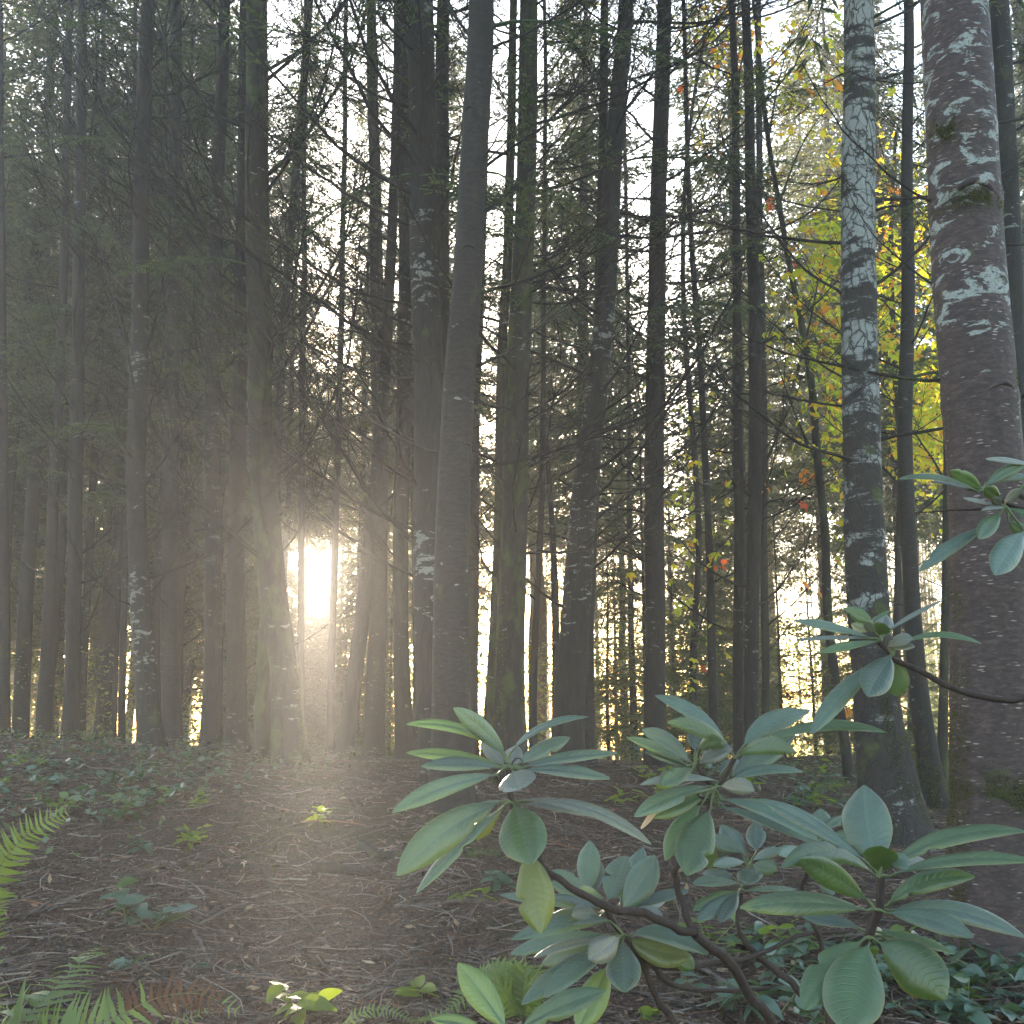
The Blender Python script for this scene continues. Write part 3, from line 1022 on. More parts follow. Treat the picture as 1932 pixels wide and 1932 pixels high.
tree('conifer_tree', 'thin crooked dead stem with a snapped top, left of the leaning white-flecked trunk', 14,
     [(1048, 1430, 17), (1047, 1250, 15), (1046, 1120, 14), (1042, 1000, 11), (1036, 900, 9), (1032, 830, 6)], 'bark', 14, 0.1, top=None, green=0, nbr=9, br=(0.5, 1.2), crown=False, z0=1.9, bias=None)
TW = tree('conifer_tree', 'trunk leaning to the right with white lichen flecks, right of the picture middle', 11.5,
     [(1072, 1437, 66), (1074, 1340, 60), (1084, 1200, 56), (1093, 1085, 54), (1105, 931, 48), (1126, 740, 41), (1150, 440, 37), (1160, 300, 34), (1177, 100, 30), (1183, 0, 28)], 'bark_lichen', 32, 0.06, nbr=54, br=(1.2, 3.0), pool='flat', pitch=(0, 42), z0=2.3, bias=(0, 0, 180))
tree('conifer_tree', 'narrower smooth stem pressed against the right side of the leaning white-flecked trunk', 12.2,
     [(1106, 1440, 34), (1106, 1330, 30), (1108, 1200, 26), (1113, 1050, 24), (1120, 900, 22), (1130, 700, 20), (1133, 450, 18), (1137, 250, 17), (1140, 0, 15)], 'bark_brown', 18, 0.1, nbr=26, z0=3.5)
TS = tree('conifer_tree', 'straight near-black trunk standing alone between the leaning trunk and the slender pair', 13,
     [(1238, 1452, 46), (1236, 1350, 40), (1236, 1200, 38), (1236, 740, 36), (1243, 383, 31), (1252, 0, 27)], 'bark', 28, 0.08, nbr=54, br=(1.2, 3.0), pool='flat', pitch=(0, 40), z0=2.6)
tree('conifer_tree', 'thin hazy stem left of the straight near-black trunk', 21,
     [(1199, 1440, 18), (1193, 1280, 13), (1190, 1123, 11), (1186, 740, 8), (1180, 300, 7), (1178, 0, 6)], 'bark_brown', 12, 0.16, nbr=20, green=6)
tree('conifer_tree', 'very slender stem bending left upward, right of the straight near-black trunk', 15.5,
     [(1350, 1440, 19), (1345, 1280, 17), (1341, 1123, 15), (1325, 740, 12), (1308, 500, 11), (1297, 270, 9), (1290, 0, 8)], 'bark', 14, 0.12, nbr=36, br=(0.8, 2.0), z0=3.0, green=4)
tree('conifer_tree', 'left trunk of the slender straight pair on the right', 13.5,
     [(1393, 1450, 22), (1394, 1290, 20), (1394, 1123, 19), (1393, 740, 17), (1390, 383, 15), (1382, 0, 12)], 'bark', 18, 0.1, nbr=44, br=(0.8, 2.2), pool='mix', pitch=(5, 48), z0=2.3)
tree('conifer_tree', 'right, thicker trunk of the slender straight pair on the right', 13,
     [(1418, 1452, 31), (1419, 1290, 27), (1421, 1123, 26), (1425, 740, 25), (1417, 383, 21), (1406, 0, 16)], 'bark', 20, 0.1, nbr=48, br=(0.9, 2.5), pool='mix', pitch=(5, 50), z0=2.3)
tree('conifer_tree', 'pale thin trunk peeping out behind the slender straight pair', 18,
     [(1445, 1440, 16), (1444, 1200, 15), (1440, 740, 14), (1434, 383, 13), (1430, 0, 11)], 'bark_brown', 12, 0.16, nbr=20, green=6)
TV = tree('lichen_covered_tree', 'trunk crusted white with cracked lichen above a dark mossy foot', 8.5,
     [(1694, 1592, 150), (1688, 1555, 128), (1679, 1500, 112), (1669, 1420, 96), (1661, 1353, 87), (1652, 1238, 79), (1639, 1085, 76), (1630, 931, 71), (1622, 740, 68), (1620, 383, 62), (1621, 0, 53)], 'bark_white', 40, 0.05, nbr=40, br=(1.0, 2.6), pool='flat', pitch=(5, 48), z0=2.9, bias=(0, 180), buttress=0.3, rings=[(2.85, .05), (3.8, .05), (4.9, .06), (6.0, .06), (6.9, .06)])
TU = tree('conifer_tree', 'mossy-footed brown trunk between the white lichen trunk and the big red one', 12,
     [(1766, 1534, 64), (1758, 1490, 50), (1751, 1440, 43), (1734, 1315, 36), (1720, 1123, 31), (1710, 900, 28), (1708, 740, 27), (1713, 383, 22), (1715, 0, 18)], 'bark_brown', 24, 0.08, nbr=52, br=(0.8, 2.2), pool='flat', pitch=(-5, 40), z0=2.0, buttress=0.25)
tree('conifer_tree', 'thin hazy stem just left of the big red trunk, with a mossy edge', 15,
     [(1776, 1500, 24), (1780, 1350, 18), (1784, 1100, 16), (1786, 740, 15), (1780, 300, 12), (1776, 0, 10)], 'bark_mossy', 14, 0.12, nbr=24)
TR = tree('red_barked_tree', 'big red-brown trunk at the right with pale lichen blotches, nearest tree', 5.2,
     [(1872, 1798, 188), (1870, 1700, 172), (1868, 1560, 158), (1867, 1400, 148), (1866, 1123, 140), (1861, 931, 135), (1848, 740, 133), (1838, 575, 131), (1829, 383, 128), (1812, 191, 124), (1796, 0, 118)], 'bark_red', 64, 0.03, top=16, green=0, nbr=20, br=(0.7, 1.5), pool='bare', pitch=(0, 45), z0=2.0, bias=(180, 170, 190, 0), buttress=0.12, rough=0.035,
     rings=[(1.42, .02), (1.95, .035), (2.4, .03), (2.92, .04), (3.35, .025), (4.05, .05), (4.45, .05)])
tree('conifer_tree', 'dark trunk mostly hidden behind the right side of the big red trunk', 8.8,
     [(1935, 1640, 52), (1932, 1200, 46), (1922, 800, 42), (1905, 400, 38), (1884, 0, 34)], 'bark_lichen', 24, 0.09, nbr=24, br=(0.8, 2.0), z0=2.6, bias=(0, 180))
tree('conifer_tree', 'faint grey trunk cut by the left picture edge', 18,
     [(6, 1400, 26), (6, 1100, 22), (2, 740, 20), (-2, 380, 18), (-4, 0, 15)], 'bark_brown', 14, 0.16, nbr=26, green=8)
tree('conifer_tree', 'broad faint trunk leaning right near the left picture edge', 22,
     [(38, 1395, 32), (46, 1200, 28), (58, 1000, 25), (74, 740, 22), (88, 380, 18), (100, 0, 14)], 'bark_brown', 16, 0.16, nbr=24, green=10)
tree('conifer_tree', 'faint ringed trunk leaning right, left of the first full trunk', 19,
     [(82, 1395, 26), (88, 1200, 22), (98, 1000, 20), (112, 740, 18), (124, 380, 15), (132, 0, 12)], 'bark_brown', 16, 0.14, nbr=30, green=8)
tree('conifer_tree', 'pair of thin pale stems left of the bent lichen-flecked trunk', 20,
     [(229, 1400, 15), (234, 1200, 13), (241, 1000, 12), (247, 740, 11), (252, 380, 9), (255, 0, 7)], 'bark_brown', 12, 0.16, nbr=24, green=6,
     extra=[(20.2, (215, 1400, 11), (220, 1250, 10), (229, 1050, 9), (240, 850, 8))])
tree('conifer_tree', 'slender hazy trunk in the gap right of the bent lichen-flecked trunk, farther back', 24,
     [(300, 1395, 22), (300, 1150, 20), (299, 740, 17), (306, 300, 13), (309, 0, 11)], 'bark_brown', 12, 0.18, nbr=18, green=8)

# the small hemlock in the hazy light right of the leaning trunk
gh = np.random.default_rng(71)


def hemlock(label, px, d, height, nb, reach, group=None):
    hc = P(px, 1440, d)
    hroot = np.array([hc[0], hc[1], gz(hc[0], hc[1])])
    hem = empty('hemlock_sapling', hroot)
    tag(hem, label, 'tree', group)
    hp = np.array([[0, 0, -0.1], [gh.normal(0, .03), 0, height * 0.25], [0.0, gh.normal(0, .03), height * 0.5], [gh.normal(0, .03), 0, height * 0.75], [0, 0, height]])
    MB().add(*tubes(catmull(hp, 20)[None], np.linspace(0.05, 0.008, 20)[None], 8)).build('trunk', M['bark_brown'], hem)
    for i in range(nb):
        z = 0.5 + (height - 0.7) * (i + gh.random()) / nb
        az = i * 2.4 + gh.normal(0, 0.3)
        L = (reach * (1 - z / (height * 1.1)) + 0.3) * gh.uniform(0.7, 1.1)
        place_branch(hem, hroot, GREEN[gh.integers(5)], hroot + np.array([0, 0, z]), az, R(gh.uniform(-8, 14)), L, gh.uniform(-0.3, 0.3), 'green_branch')


hemlock('small green hemlock with layered boughs in the hazy light behind the near-black trunk', 1222, 17, 5.6, 46, 1.75)
for px_, d_, h_ in [(1150, 24, 5.5), (1275, 26, 6.5), (1345, 21, 4.5), (1480, 25, 6.5), (1540, 29, 7.5), (1640, 23, 6.0), (1730, 27, 7.0), (1070, 30, 7.0), (1420, 32, 8.0), (1850, 24, 6.0)]:
    hemlock('hazy green hemlock sapling with layered boughs in the bright thicket at the right', px_, d_, h_, 34, 2.0, 'hemlock saplings in the hazy thicket')

# ------------------------------------------------------------------ trees farther back: repeats that haze makes alike
BGN = 0
gb = np.random.default_rng(29)
spots = []
tries = 0
while len(spots) < 48 and tries < 9000:
    tries += 1
    d = 18 + 46 * gb.random() ** 0.8
    px = gb.uniform(-160, 2100)
    p = P(px, 1340, d)
    x, y = p[0], p[1]
    lat = abs(x - SUN_DIR[0] / SUN_DIR[1] * y)
    if lat < (2.9 if d < 32 else 2.2):
        continue
    if px < 880 and gb.random() < 0.76:
        continue
    if 880 < px < 1400 and gb.random() < 0.6:
        continue
    if px > 880 and d > 42:
        continue
    if px >= 1400 and gb.random() < 0.62:
        continue
    if d < 26 and 1440 < px < 1620:
        continue
    if any((x - a) ** 2 + (y - b) ** 2 < 2.3 ** 2 for a, b in spots):
        continue
    spots.append((x, y))
BGTRUNK = []
for i in range(5):
    k = 26
    z = np.linspace(-0.3, 19, k)
    c = np.c_[np.cumsum(gb.normal(0, 0.025, k)), np.cumsum(gb.normal(0, 0.025, k)), z]
    rr = 0.17 * (1 - (z / 20).clip(0, 1)) ** 0.8 + 0.012 + 0.05 * np.exp(-(z - 0) / 0.4).clip(0, 1.2)
    m_ = MB()
    m_.add(*tubes(c[None], rr[None], 10))
    BGTRUNK.append(m_.mesh('trunk', M['bark_brown' if i % 2 else 'bark_lichen']))
for i, (x, y) in enumerate(spots):
    side = 'left' if x < -4 else ('right' if x > 5 else 'middle')
    s = gb.uniform(0.8, 1.25)
    z = gz(x, y)
    root = np.array([x, y, z])
    e = empty('background_conifer', root)
    e.rotation_euler = (0, 0, gb.uniform(0, 6.28))
    e.scale = (s, s, s)
    tag(e, {'left': 'hazy conifer far back among the crowded trunks on the left', 'right': 'hazy conifer far back behind the slender trunks on the right', 'middle': 'hazy conifer far back between the thick trunks in the middle'}[side], 'tree', 'background conifers on the ' + side)
    link('trunk', BGTRUNK[i % 5], e)
    lo = (3.2 if x < -3 else 4.6) if y < 34 else (4.6 if x < -3 else 6.5)
    o = link('crown', CROWN[(i * 3) % 5], e, (0, 0, gb.uniform(lo, lo + 2.2)))
    for j in range(10 if y < 40 else 0):
        zz = gb.uniform(1.2, 5.5)
        place_branch(e, root, (BR_FLAT + BR_STEEP)[gb.integers(10)], root + np.array([0, 0, zz]), gb.uniform(0, 6.28), R(gb.uniform(0, 40)), gb.uniform(1.2, 2.4))

# young and high-crowned conifers added round the sun to narrow its bright gap
k_ = SUN_DIR[0] / SUN_DIR[1]
t_ = SUN_DIR[2] / SUN_DIR[1]
for i, (lat_, y) in enumerate([(-1.15, 27), (1.1, 29), (-1.3, 33), (1.0, 36), (-1.05, 41), (1.4, 43), (-2.2, 46), (1.1, 50), (-1.2, 53), (2.4, 34), (-2.6, 37), (2.8, 46), (-2.3, 29), (2.2, 31)]):
    x = k_ * y + lat_
    z = gz(x, y)
    hgt = (1.35 + t_ * y) + gb.uniform(0.1, 1.3) - z
    e = empty('young_conifer', (x, y, z))
    tag(e, 'added young conifer in the bright haze below the sun', 'tree', 'young conifers added under the sun')
    m_ = MB()
    m_.add(*tubes(np.array([[0, 0, -0.2], [0, 0, hgt * 0.5], [0, 0, hgt * 0.96]])[None], np.array([[0.07, 0.045, 0.012]]), 6)).build('trunk', M['bark_brown'], e)
    o = link('crown', CROWN[i % 5], e, (0, 0, 0.5))
    zs = (hgt - 0.7) / (13 + (i % 5) % 3)
    o.scale = (0.52, 0.52, zs)
for i, (lat_, y) in enumerate([(-0.35, 34), (0.3, 40), (-0.1, 47), (0.45, 53), (-0.5, 29), (0.4, 31), (0.0, 37), (-0.45, 44), (0.1, 57)]):
    x = k_ * y + lat_
    z = gz(x, y)
    hgt = 1.35 + 0.103 * y - 0.1 * (i % 4) - z
    e = empty('young_conifer', (x, y, z))
    tag(e, 'low young conifer added at the foot of the sun gap, its tip below the sun', 'tree', 'low young conifers added in the sun gap')
    MB().add(*tubes(np.array([[0, 0, -0.2], [0, 0, hgt * 0.5], [0, 0, hgt * 0.96]])[None], np.array([[0.07, 0.045, 0.012]]), 6)).build('trunk', M['bark_brown'], e)
    o = link('crown', CROWN[i % 5], e, (0, 0, 0.4))
    o.scale = (0.62, 0.62, (hgt - 0.5) / (13 + (i % 5) % 3))
for i, (lat_, y) in enumerate([(-1.5, 31), (1.6, 38), (-0.6, 44), (0.7, 52), (-2.2, 40), (2.6, 47), (-0.9, 27), (1.1, 29), (0.4, 48), (-1.6, 49)]):
    x = k_ * y + lat_
    z = gz(x, y)
    hc_ = (1.35 + t_ * y) + 0.52 + 1.3 * ((i * 7) % 10) / 10 - z
    e = empty('added_high_conifer', (x, y, z))
    tag(e, 'slim added conifer whose foliage starts just above the sun', 'tree', 'high-crowned conifers added above the sun')
    link('trunk', BGTRUNK[i % 5], e).scale = (0.6, 0.6, 1)
    o = link('crown', CROWN[(i * 2) % 5], e, (0, 0, hc_))
    o.scale = (0.8, 0.8, max(0.4, (21 - hc_) / 14))

for i in range(22):
    y = gb.uniform(25, 50)
    x = gb.uniform(-0.56, -0.06) * y
    if abs(x - k_ * y) < 2.9:
        continue
    z = gz(x, y)
    s = gb.uniform(0.75, 1.1)
    e = empty('leafy_background_conifer', (x, y, z))
    e.scale = (s, s, s)
    e.rotation_euler = (0, 0, gb.uniform(0, 6.28))
    tag(e, 'hazy green conifer with low hanging foliage far back on the left', 'tree', 'green conifers far back on the left')
    link('trunk', BGTRUNK[i % 5], e)
    link('crown', CROWN[i % 5], e, (0, 0, gb.uniform(5.5, 9.5)))
for i in range(5):
    y = gb.uniform(20, 26)
    x = (-0.54 + 0.2 * i / 4) * y
    e = empty('leafy_background_conifer', (x, y, gz(x, y)))
    s = gb.uniform(0.85, 1.0)
    e.scale = (s, s, s)
    e.rotation_euler = (0, 0, gb.uniform(0, 6.28))
    tag(e, 'hazy green conifer', 'tree', 'green conifers far back on the left')
    link('trunk', BGTRUNK[i % 5], e)
    link('crown', CROWN[i % 5], e, (0, 0, gb.uniform(7.0, 10.0)))
for i in range(8):
    y = gb.uniform(28, 40)
    x = gb.uniform(0.04, 0.56) * y
    z = gz(x, y)
    s = gb.uniform(0.45, 0.7)
    e = empty('young_conifer', (x, y, z))
    e.scale = (s * 1.2, s * 1.2, s)
    e.rotation_euler = (0, 0, gb.uniform(0, 6.28))
    tag(e, 'young green conifer in the hazy thicket far back on the right', 'tree', 'young conifers far back on the right')
    m_ = MB()
    m_.add(*tubes(np.array([[0, 0, -0.2], [0, 0, 7], [0, 0, 13.5]])[None], np.array([[0.1, 0.06, 0.012]]), 6)).build('trunk', M['bark_brown'], e)
    link('crown', CROWN[i % 5], e, (0, 0, 0.6))

# tell the far trees apart by the near trunk each is seen beside
NICK = [(6, 'faint trunk at the left edge'), (137, 'first full trunk from the left'), (278, 'bent lichen-flecked trunk'), (420, 'close pair of trunks at left'), (537, 'twin-stemmed tree'), (668, 'leaning conifer by the sun'), (757, 'grey spotted conifer'), (845, 'thick middle pair'), (962, 'stout mossy trunk'), (1080, 'leaning white-flecked trunk'), (1236, 'near-black trunk'), (1405, 'slender straight pair'), (1655, 'white lichen trunk'), (1866, 'big red trunk')]
KINDW = {'background_conifer': 'hazy tall conifer', 'leafy_background_conifer': 'hazy leafy conifer', 'young_conifer': 'hazy young conifer', 'added_high_conifer': 'hazy added high-crowned conifer', 'hemlock_sapling': 'hazy hemlock sapling'}
seen = {}
for o in list(COL.objects):
    if o.type == 'EMPTY' and o.get('group') and o.name.split('.')[0] in KINDW:
        rel = np.array(o.location) - CAM
        pxo = HALF + F * rel[0] / rel[1]
        q, nick = min(NICK, key=lambda t: abs(t[0] - pxo))
        side = 'left of' if pxo < q else 'right of'
        seen.setdefault((o.name.split('.')[0], side, nick), []).append((rel[1], o))
ORD = ['nearest', 'second nearest', 'third nearest', 'fourth nearest', 'fifth nearest', 'sixth nearest', 'seventh nearest', 'eighth nearest', 'ninth nearest', 'tenth nearest']
for (nm, side, nick), lst in seen.items():
    lst.sort(key=lambda t: t[0])
    for i, (_, o) in enumerate(lst):
        o['label'] = (ORD[i] + ' ' if len(lst) > 1 else '') + KINDW[nm] + ' ' + side + ' the ' + nick

# far wood: one mass of stems and foliage down the slope
fw = MB()
g = np.random.default_rng(41)
n = 120000
fy = g.uniform(60, 90, n)
fx = g.uniform(-0.62, 0.62, n) * fy
ztop = 22 + 9 * fbm(np.c_[fx * 0.09, fy * 0.05, np.zeros(n)], 3)
fz = -6 + (ztop + 6) * g.random(n) ** 0.85
dens = fbm(np.c_[fx * 0.16, fy * 0.1, fz * 0.22], 4)
keep = dens > -0.06 + 0.3 * ((fx / fy) > -0.08) + 0.14 * (fz < 7) * ((fx / fy) < 0.02)
lat = np.abs(fx - SUN_DIR[0] / SUN_DIR[1] * fy)
C_ = np.c_[fx, fy, fz]
keep &= ~near_sun_line(C_, 0.75)
C_ = C_[keep]
n = len(C_)
D_ = unit(g.normal(0, 1, (n, 3)) + np.array([0, 0, -0.6]))
N_ = unit(g.normal(0, 1, (n, 3)) + np.array([0, -0.6, 0.6]))
L_ = g.uniform(0.35, 0.95, n)
fw.add(*diamonds(C_, D_, N_, L_, L_ * 0.24))
nt_ = 110
ty = g.uniform(58, 88, nt_)
tx = g.uniform(-0.62, 0.62, nt_) * ty
okk = np.abs(tx - SUN_DIR[0] / SUN_DIR[1] * ty) > 0.9
tx, ty = tx[okk], ty[okk]
zz0 = ground_z(tx, ty) - 0.3
hh = g.uniform(16, 24, len(tx))
pp = np.stack([np.c_[tx + g.normal(0, 0.1, len(tx)) * q, ty, zz0 + hh * q] for q in np.linspace(0, 1, 5)], 1)
fw.add(*tubes(pp, np.linspace(0.2, 0.03, 5)[None] * np.ones((len(tx), 1)), 6))
far = fw.build('far_wood', M['needle_far'], smooth=False)
tag(far, 'far-off hazy wood down the slope behind all the trunks', 'wood', kind='stuff')

# understorey: low hazy brush and twiggy saplings behind the trunks
us = MB()
n = 150000
uy = g.uniform(20, 58, n)
ux = g.uniform(-0.56, 0.6, n) * uy
right = ux / uy > -0.1
h = g.random(n) ** 1.4 * np.where(right, 5.0, 4.2) * np.clip(uy / 38, 0.5, 1.15)
dn = fbm(np.c_[ux * 0.5, uy * 0.4, h * 0.7], 3)
C_ = np.c_[ux, uy, ground_z(ux, uy) + h]
slit = (np.abs(ux - SUN_DIR[0] / SUN_DIR[1] * uy) < 0.3) & (h > 0.5)
keep = (dn > np.where(right, -0.08, 0.05)) & ~slit
keep &= ~((ux / uy > 0.22) & (ux / uy < 0.34) & (uy < 25))
C_ = C_[keep]
n = len(C_)
L_ = g.uniform(0.1, 0.26, n) * np.clip(C_[:, 1] / 40, 0.4, 1.2)
us.add(*diamonds(C_, unit(g.normal(0, 1, (n, 3)) * np.array([1, 1, 0.45])), unit(g.normal(0, 0.6, (n, 3)) + np.array([0, 0, 1.0])), L_, L_ * 0.45))
ub = us.build('understorey_brush', M['brush'], smooth=False)
tag(ub, 'low hazy green brush under the trees in the background', 'brush', kind='stuff')

# ------------------------------------------------------------------ rhododendrons in the foreground


def region(ox, oy, s):
    return lambda q: (ox + s * q[0], oy + s * q[1])


R1 = region(725.2, 1317.2, 0.2605)
R2 = region(828.8, 1509.6, 0.2758)
R3 = region(1184.0, 1287.6, 0.2528)
R4 = region(1369.0, 1450.4, 0.2915)
R5 = region(1443.0, 1110.0, 0.2298)
R6 = region(1672.4, 828.8, 0.1455)
RS = {id(R1): .2605, id(R2): .2758, id(R3): .2528, id(R4): .2915, id(R5): .2298, id(R6): .1455}

LEAFN = [0]


def rleaf(parent, root, reg, node, b, t, w, roll=20, bow=0, d=(1.5, 1.5), mat='rhodo', fold=0.22, nodd=None, label=None, tipcurl=0.0):
    LEAFN[0] += 1
    g = np.random.default_rng(900 + LEAFN[0])
    sc = RS[id(reg)]
    if mat == 'rhodo' and g.random() < 0.22:
        mat = 'rhodo_green'
    B = P(*reg(b), d[0])
    T = P(*reg(t), d[1])
    a = unit(T - B)
    mid = (B + T) / 2
    to_cam = CAM - mid
    ncam = unit(to_cam - a * (to_cam @ a))
    up = np.cross(ncam, a)
    if up[2] < 0:
        up = -up
    W = 0.9 * w * sc * d[1] / F
    m = mid + up * (bow * 2 * sc * d[1] / F)
    rl = R(roll)
    nrm0 = math.cos(rl) * ncam + math.sin(rl) * up
    nt_ = 26
    tt = np.linspace(0, 1, nt_)[:, None]
    path = (1 - tt) ** 2 * B + 2 * tt * (1 - tt) * m + tt ** 2 * T
    ln = np.linalg.norm(T - B)
    path = path + tipcurl * ln * np.array([0, 0, -1.0]) * np.clip(tt - 0.75, 0, 1) ** 2 * 6
    Tn = unit(np.gradient(path, axis=0))
    S = unit(np.cross(Tn, nrm0))
    Nn = np.cross(S, Tn)
    tq = np.clip((tt[:, 0] - 0.07) / 0.93, 0, 1)
    prof = np.maximum(0, np.sin(PI * tq ** 1.08)) ** 0.62
    prof = prof * (1 - 0.35 * np.clip((tq - 0.72) / 0.28, 0, 1) ** 2)
    hw = 0.5 * W * prof + 0.0008
    s = np.array([-1, -0.78, -0.42, -0.06, 0.06, 0.42, 0.78, 1.0])
    wob = fbm(np.stack([np.broadcast_to(tt * 3.0, (nt_, 8)), np.broadcast_to(np.sign(s)[None] * 3.0, (nt_, 8)), np.full((nt_, 8), LEAFN[0] * 2.3)], -1), 3)
    off = fold * np.abs(s)[None] ** 1.1 - 0.1 * np.clip(np.abs(s)[None] - 0.6, 0, 1) * 4 * 0.35 * np.ones((nt_, 1))
    off = fold * 1.2 * np.abs(s)[None] ** 0.9 - 1.0 * np.clip(np.abs(s)[None] - 0.5, 0, 1) ** 1.4
    z = hw[:, None] * (off + 0.16 * wob * np.abs(s)[None])
    lat = hw[:, None] * s[None] * (1 + 0.05 * wob)
    if g.random() < 0.35:      # nibbled edge
        tb = g.uniform(0.25, 0.85)
        sdn = 1 if g.random() < 0.5 else -1
        nib = np.exp(-((tt - tb) / 0.035) ** 2) * g.uniform(0.25, 0.6)
        lat = np.where(s[None] * sdn > 0.3, lat * (1 - nib), lat)
    twist = g.normal(0, 0.16) * (tt - 0.5)
    V = path[:, None, :] + S[:, None, :] * lat[..., None] + Nn[:, None, :] * (z + lat * twist)[..., None]
    idx = np.arange(nt_ * 8).reshape(nt_, 8)
    Fq = np.stack([idx[:-1, :-1], idx[:-1, 1:], idx[1:, 1:], idx[1:, :-1]], -1).reshape(-1, 4)
    mb = MB()
    mb.add(V.reshape(-1, 3) - root, Fq)
    mb.uv = np.stack([np.broadcast_to(s[None], (nt_, 8)), np.broadcast_to(tt, (nt_, 8))], -1).reshape(-1, 2)
    o = mb.build('leaf', M[mat], parent)
    if label:
        o['label'] = label
    # petiole and midrib, running from the node to near the tip
    nod = P(*reg(node), nodd if nodd else d[0])
    rib = np.vstack([nod[None], (nod + B)[None] / 2 + up * 0.001, path[:-2] - Nn[:-2] * 0.0012])
    rr = np.r_[0.0022, 0.002, np.linspace(0.0016, 0.0005, nt_ - 2)]
    mr = MB()
    mr.add(*tubes((rib - root)[None], rr[None], 5)).build('midrib', M['midrib'], o)
    return o


def stem(parent, root, pts, r0, r1, mat='rhodo_stem', k=26, sides=8, name='stem'):
    """pts: list of world points"""
    A = catmull(np.array(pts), k)
    A = A + np.stack([fbm(np.c_[np.arange(k) * 0.4, np.full(k, len(pts) + j * 5.0), np.full(k, r0 * 900)], 2) for j in range(3)], 1) * r0 * 0.7
    rr = np.linspace(r0, r1, k) * (1 + 0.12 * fbm(np.c_[np.arange(k) * 0.9, np.zeros(k), np.full(k, r1 * 777)], 2))
    mb = MB()
    return mb.add(*tubes((A - root)[None], rr[None], sides)).build(name, M[mat], parent)


rx, ry = 0.62, 2.05
rroot = np.array([rx, ry, gz(rx, ry)])
RH = empty('rhododendron_shrub', rroot)
tag(RH, 'leafy rhododendron in the foreground with whorls of long blue-green leaves, rooted below the picture', 'shrub')

# main stems
js = P(*R2((1760, 910)), 1.68)
stem(RH, rroot, [rroot - np.array([0, 0, .05]), rroot + np.array([-0.02, -0.06, 0.35]), P(*R4((330, 1720)), 1.8), P(*R4((150, 1480)), 1.76), P(*R4((0, 1240)), 1.72), js], 0.013, 0.0075, k=34)
stem(RH, rroot, [js, P(*R2((1600, 870)), 1.66), P(*R2((1400, 780)), 1.63), P(*R2((1230, 750)), 1.6), P(*R2((1000, 670)), 1.57), P(*R2((745, 490)), 1.54), P(*R1((1010, 1010)), 1.53), P(*R1((920, 770)), 1.5), P(*R1((905, 640)), 1.5), P(*R1((890, 470)), 1.5)], 0.0068, 0.0038, k=44)
stem(RH, rroot, [js, P(*R2((1700, 830)), 1.68), P(*R2((1640, 640)), 1.69), P(*R2((1620, 480)), 1.68), P(*R3((520, 1150)), 1.67), P(*R3((610, 920)), 1.66), P(*R3((640, 820)), 1.65), P(*R3((700, 740)), 1.65), P(*R3((760, 640)), 1.65), P(*R3((800, 565)), 1.65)], 0.006, 0.0034, k=36)
stem(RH, rroot, [P(*R3((640, 780)), 1.65), P(*R3((560, 690)), 1.64), P(*R3((510, 610)), 1.64), P(*R3((525, 500)), 1.64)], 0.004, 0.003, k=12)
sB = P(*R2((1400, 1090)), 1.78)
stem(RH, rroot, [rroot + np.array([0.0, -0.04, 0.15]), P(*R2((1700, 1720)), 1.85), P(*R2((1490, 1400)), 1.82), P(*R2((1430, 1200)), 1.8), sB, P(*R2((1270, 930)), 1.76), P(*R2((1190, 810)), 1.75), P(*R2((1150, 700)), 1.74)], 0.011, 0.0045, k=36)
stem(RH, rroot, [sB, P(*R2((1520, 1130)), 1.8), P(*R2((1700, 1145)), 1.84), P(*R2((1932, 1110)), 1.9), P(*R4((190, 1215)), 1.92), P(*R4((480, 1075)), 1.96), P(*R4((840, 1060)), 2.0)], 0.006, 0.003, k=24)
stem(RH, rroot, [P(*R2((1450, 1120)), 1.79), P(*R2((1600, 1260)), 1.85), P(*R2((1932, 1310)), 1.95), P(*R4((280, 1420)), 2.0)], 0.005, 0.003, k=16)
stem(RH, rroot, [rroot + np.array([0.02, 0, 0.2]), P(*R4((1000, 1900)), 1.6), P(*R4((900, 1420)), 1.36), P(*R4((930, 1110)), 1.31), P(*R4((955, 1000)), 1.3), P(*R4((985, 850)), 1.3), P(*R4((992, 690)), 1.3)], 0.011, 0.005, k=34)
stem(RH, rroot, [P(*R4((500, 1450)), 1.95), P(*R4((280, 1270)), 1.95), P(*R4((130, 1130)), 1.95), P(*R4((75, 1000)), 1.96), P(*R4((100, 800)), 1.97)], 0.007, 0.0035, k=18)
stem(RH, rroot, [rroot + np.array([0.0, 0.03, 0.3]), P(*R4((640, 1500)), 1.97), P(*R4((500, 1450)), 1.95)], 0.009, 0.007, k=12)
stem(RH, rroot, [rroot + np.array([0.02, 0.03, 0.3]), P(*R4((620, 1160)), 1.98), P(*R4((500, 940)), 1.96), P(*R4((490, 780)), 1.95), P(*R4((540, 660)), 1.92), P(*R4((600, 500)), 1.9)], 0.008, 0.0035, k=20)
fnode = P(930, 1975, 1.22)
stem(RH, rroot, [rroot + np.array([-0.02, 0, 0.25]), P(1180, 2140, 1.6), P(1010, 2040, 1.3), fnode, P(945, 1950, 1.22)], 0.009, 0.004, k=22)
stem(RH, rroot, [P(*R1((905, 660)), 1.5), P(*R1((930, 460)), 1.5), P(*R1((985, 440)), 1.49), P(*R1((1005, 490)), 1.48)], 0.0016, 0.0009, k=10, sides=5, name='dead_flower_stalk')
stem(RH, rroot, [P(*R3((600, 880)), 1.65), P(*R3((540, 850)), 1.63), P(*R3((510, 800)), 1.62)], 0.0028, 0.0016, k=8, sides=5, name='bud')
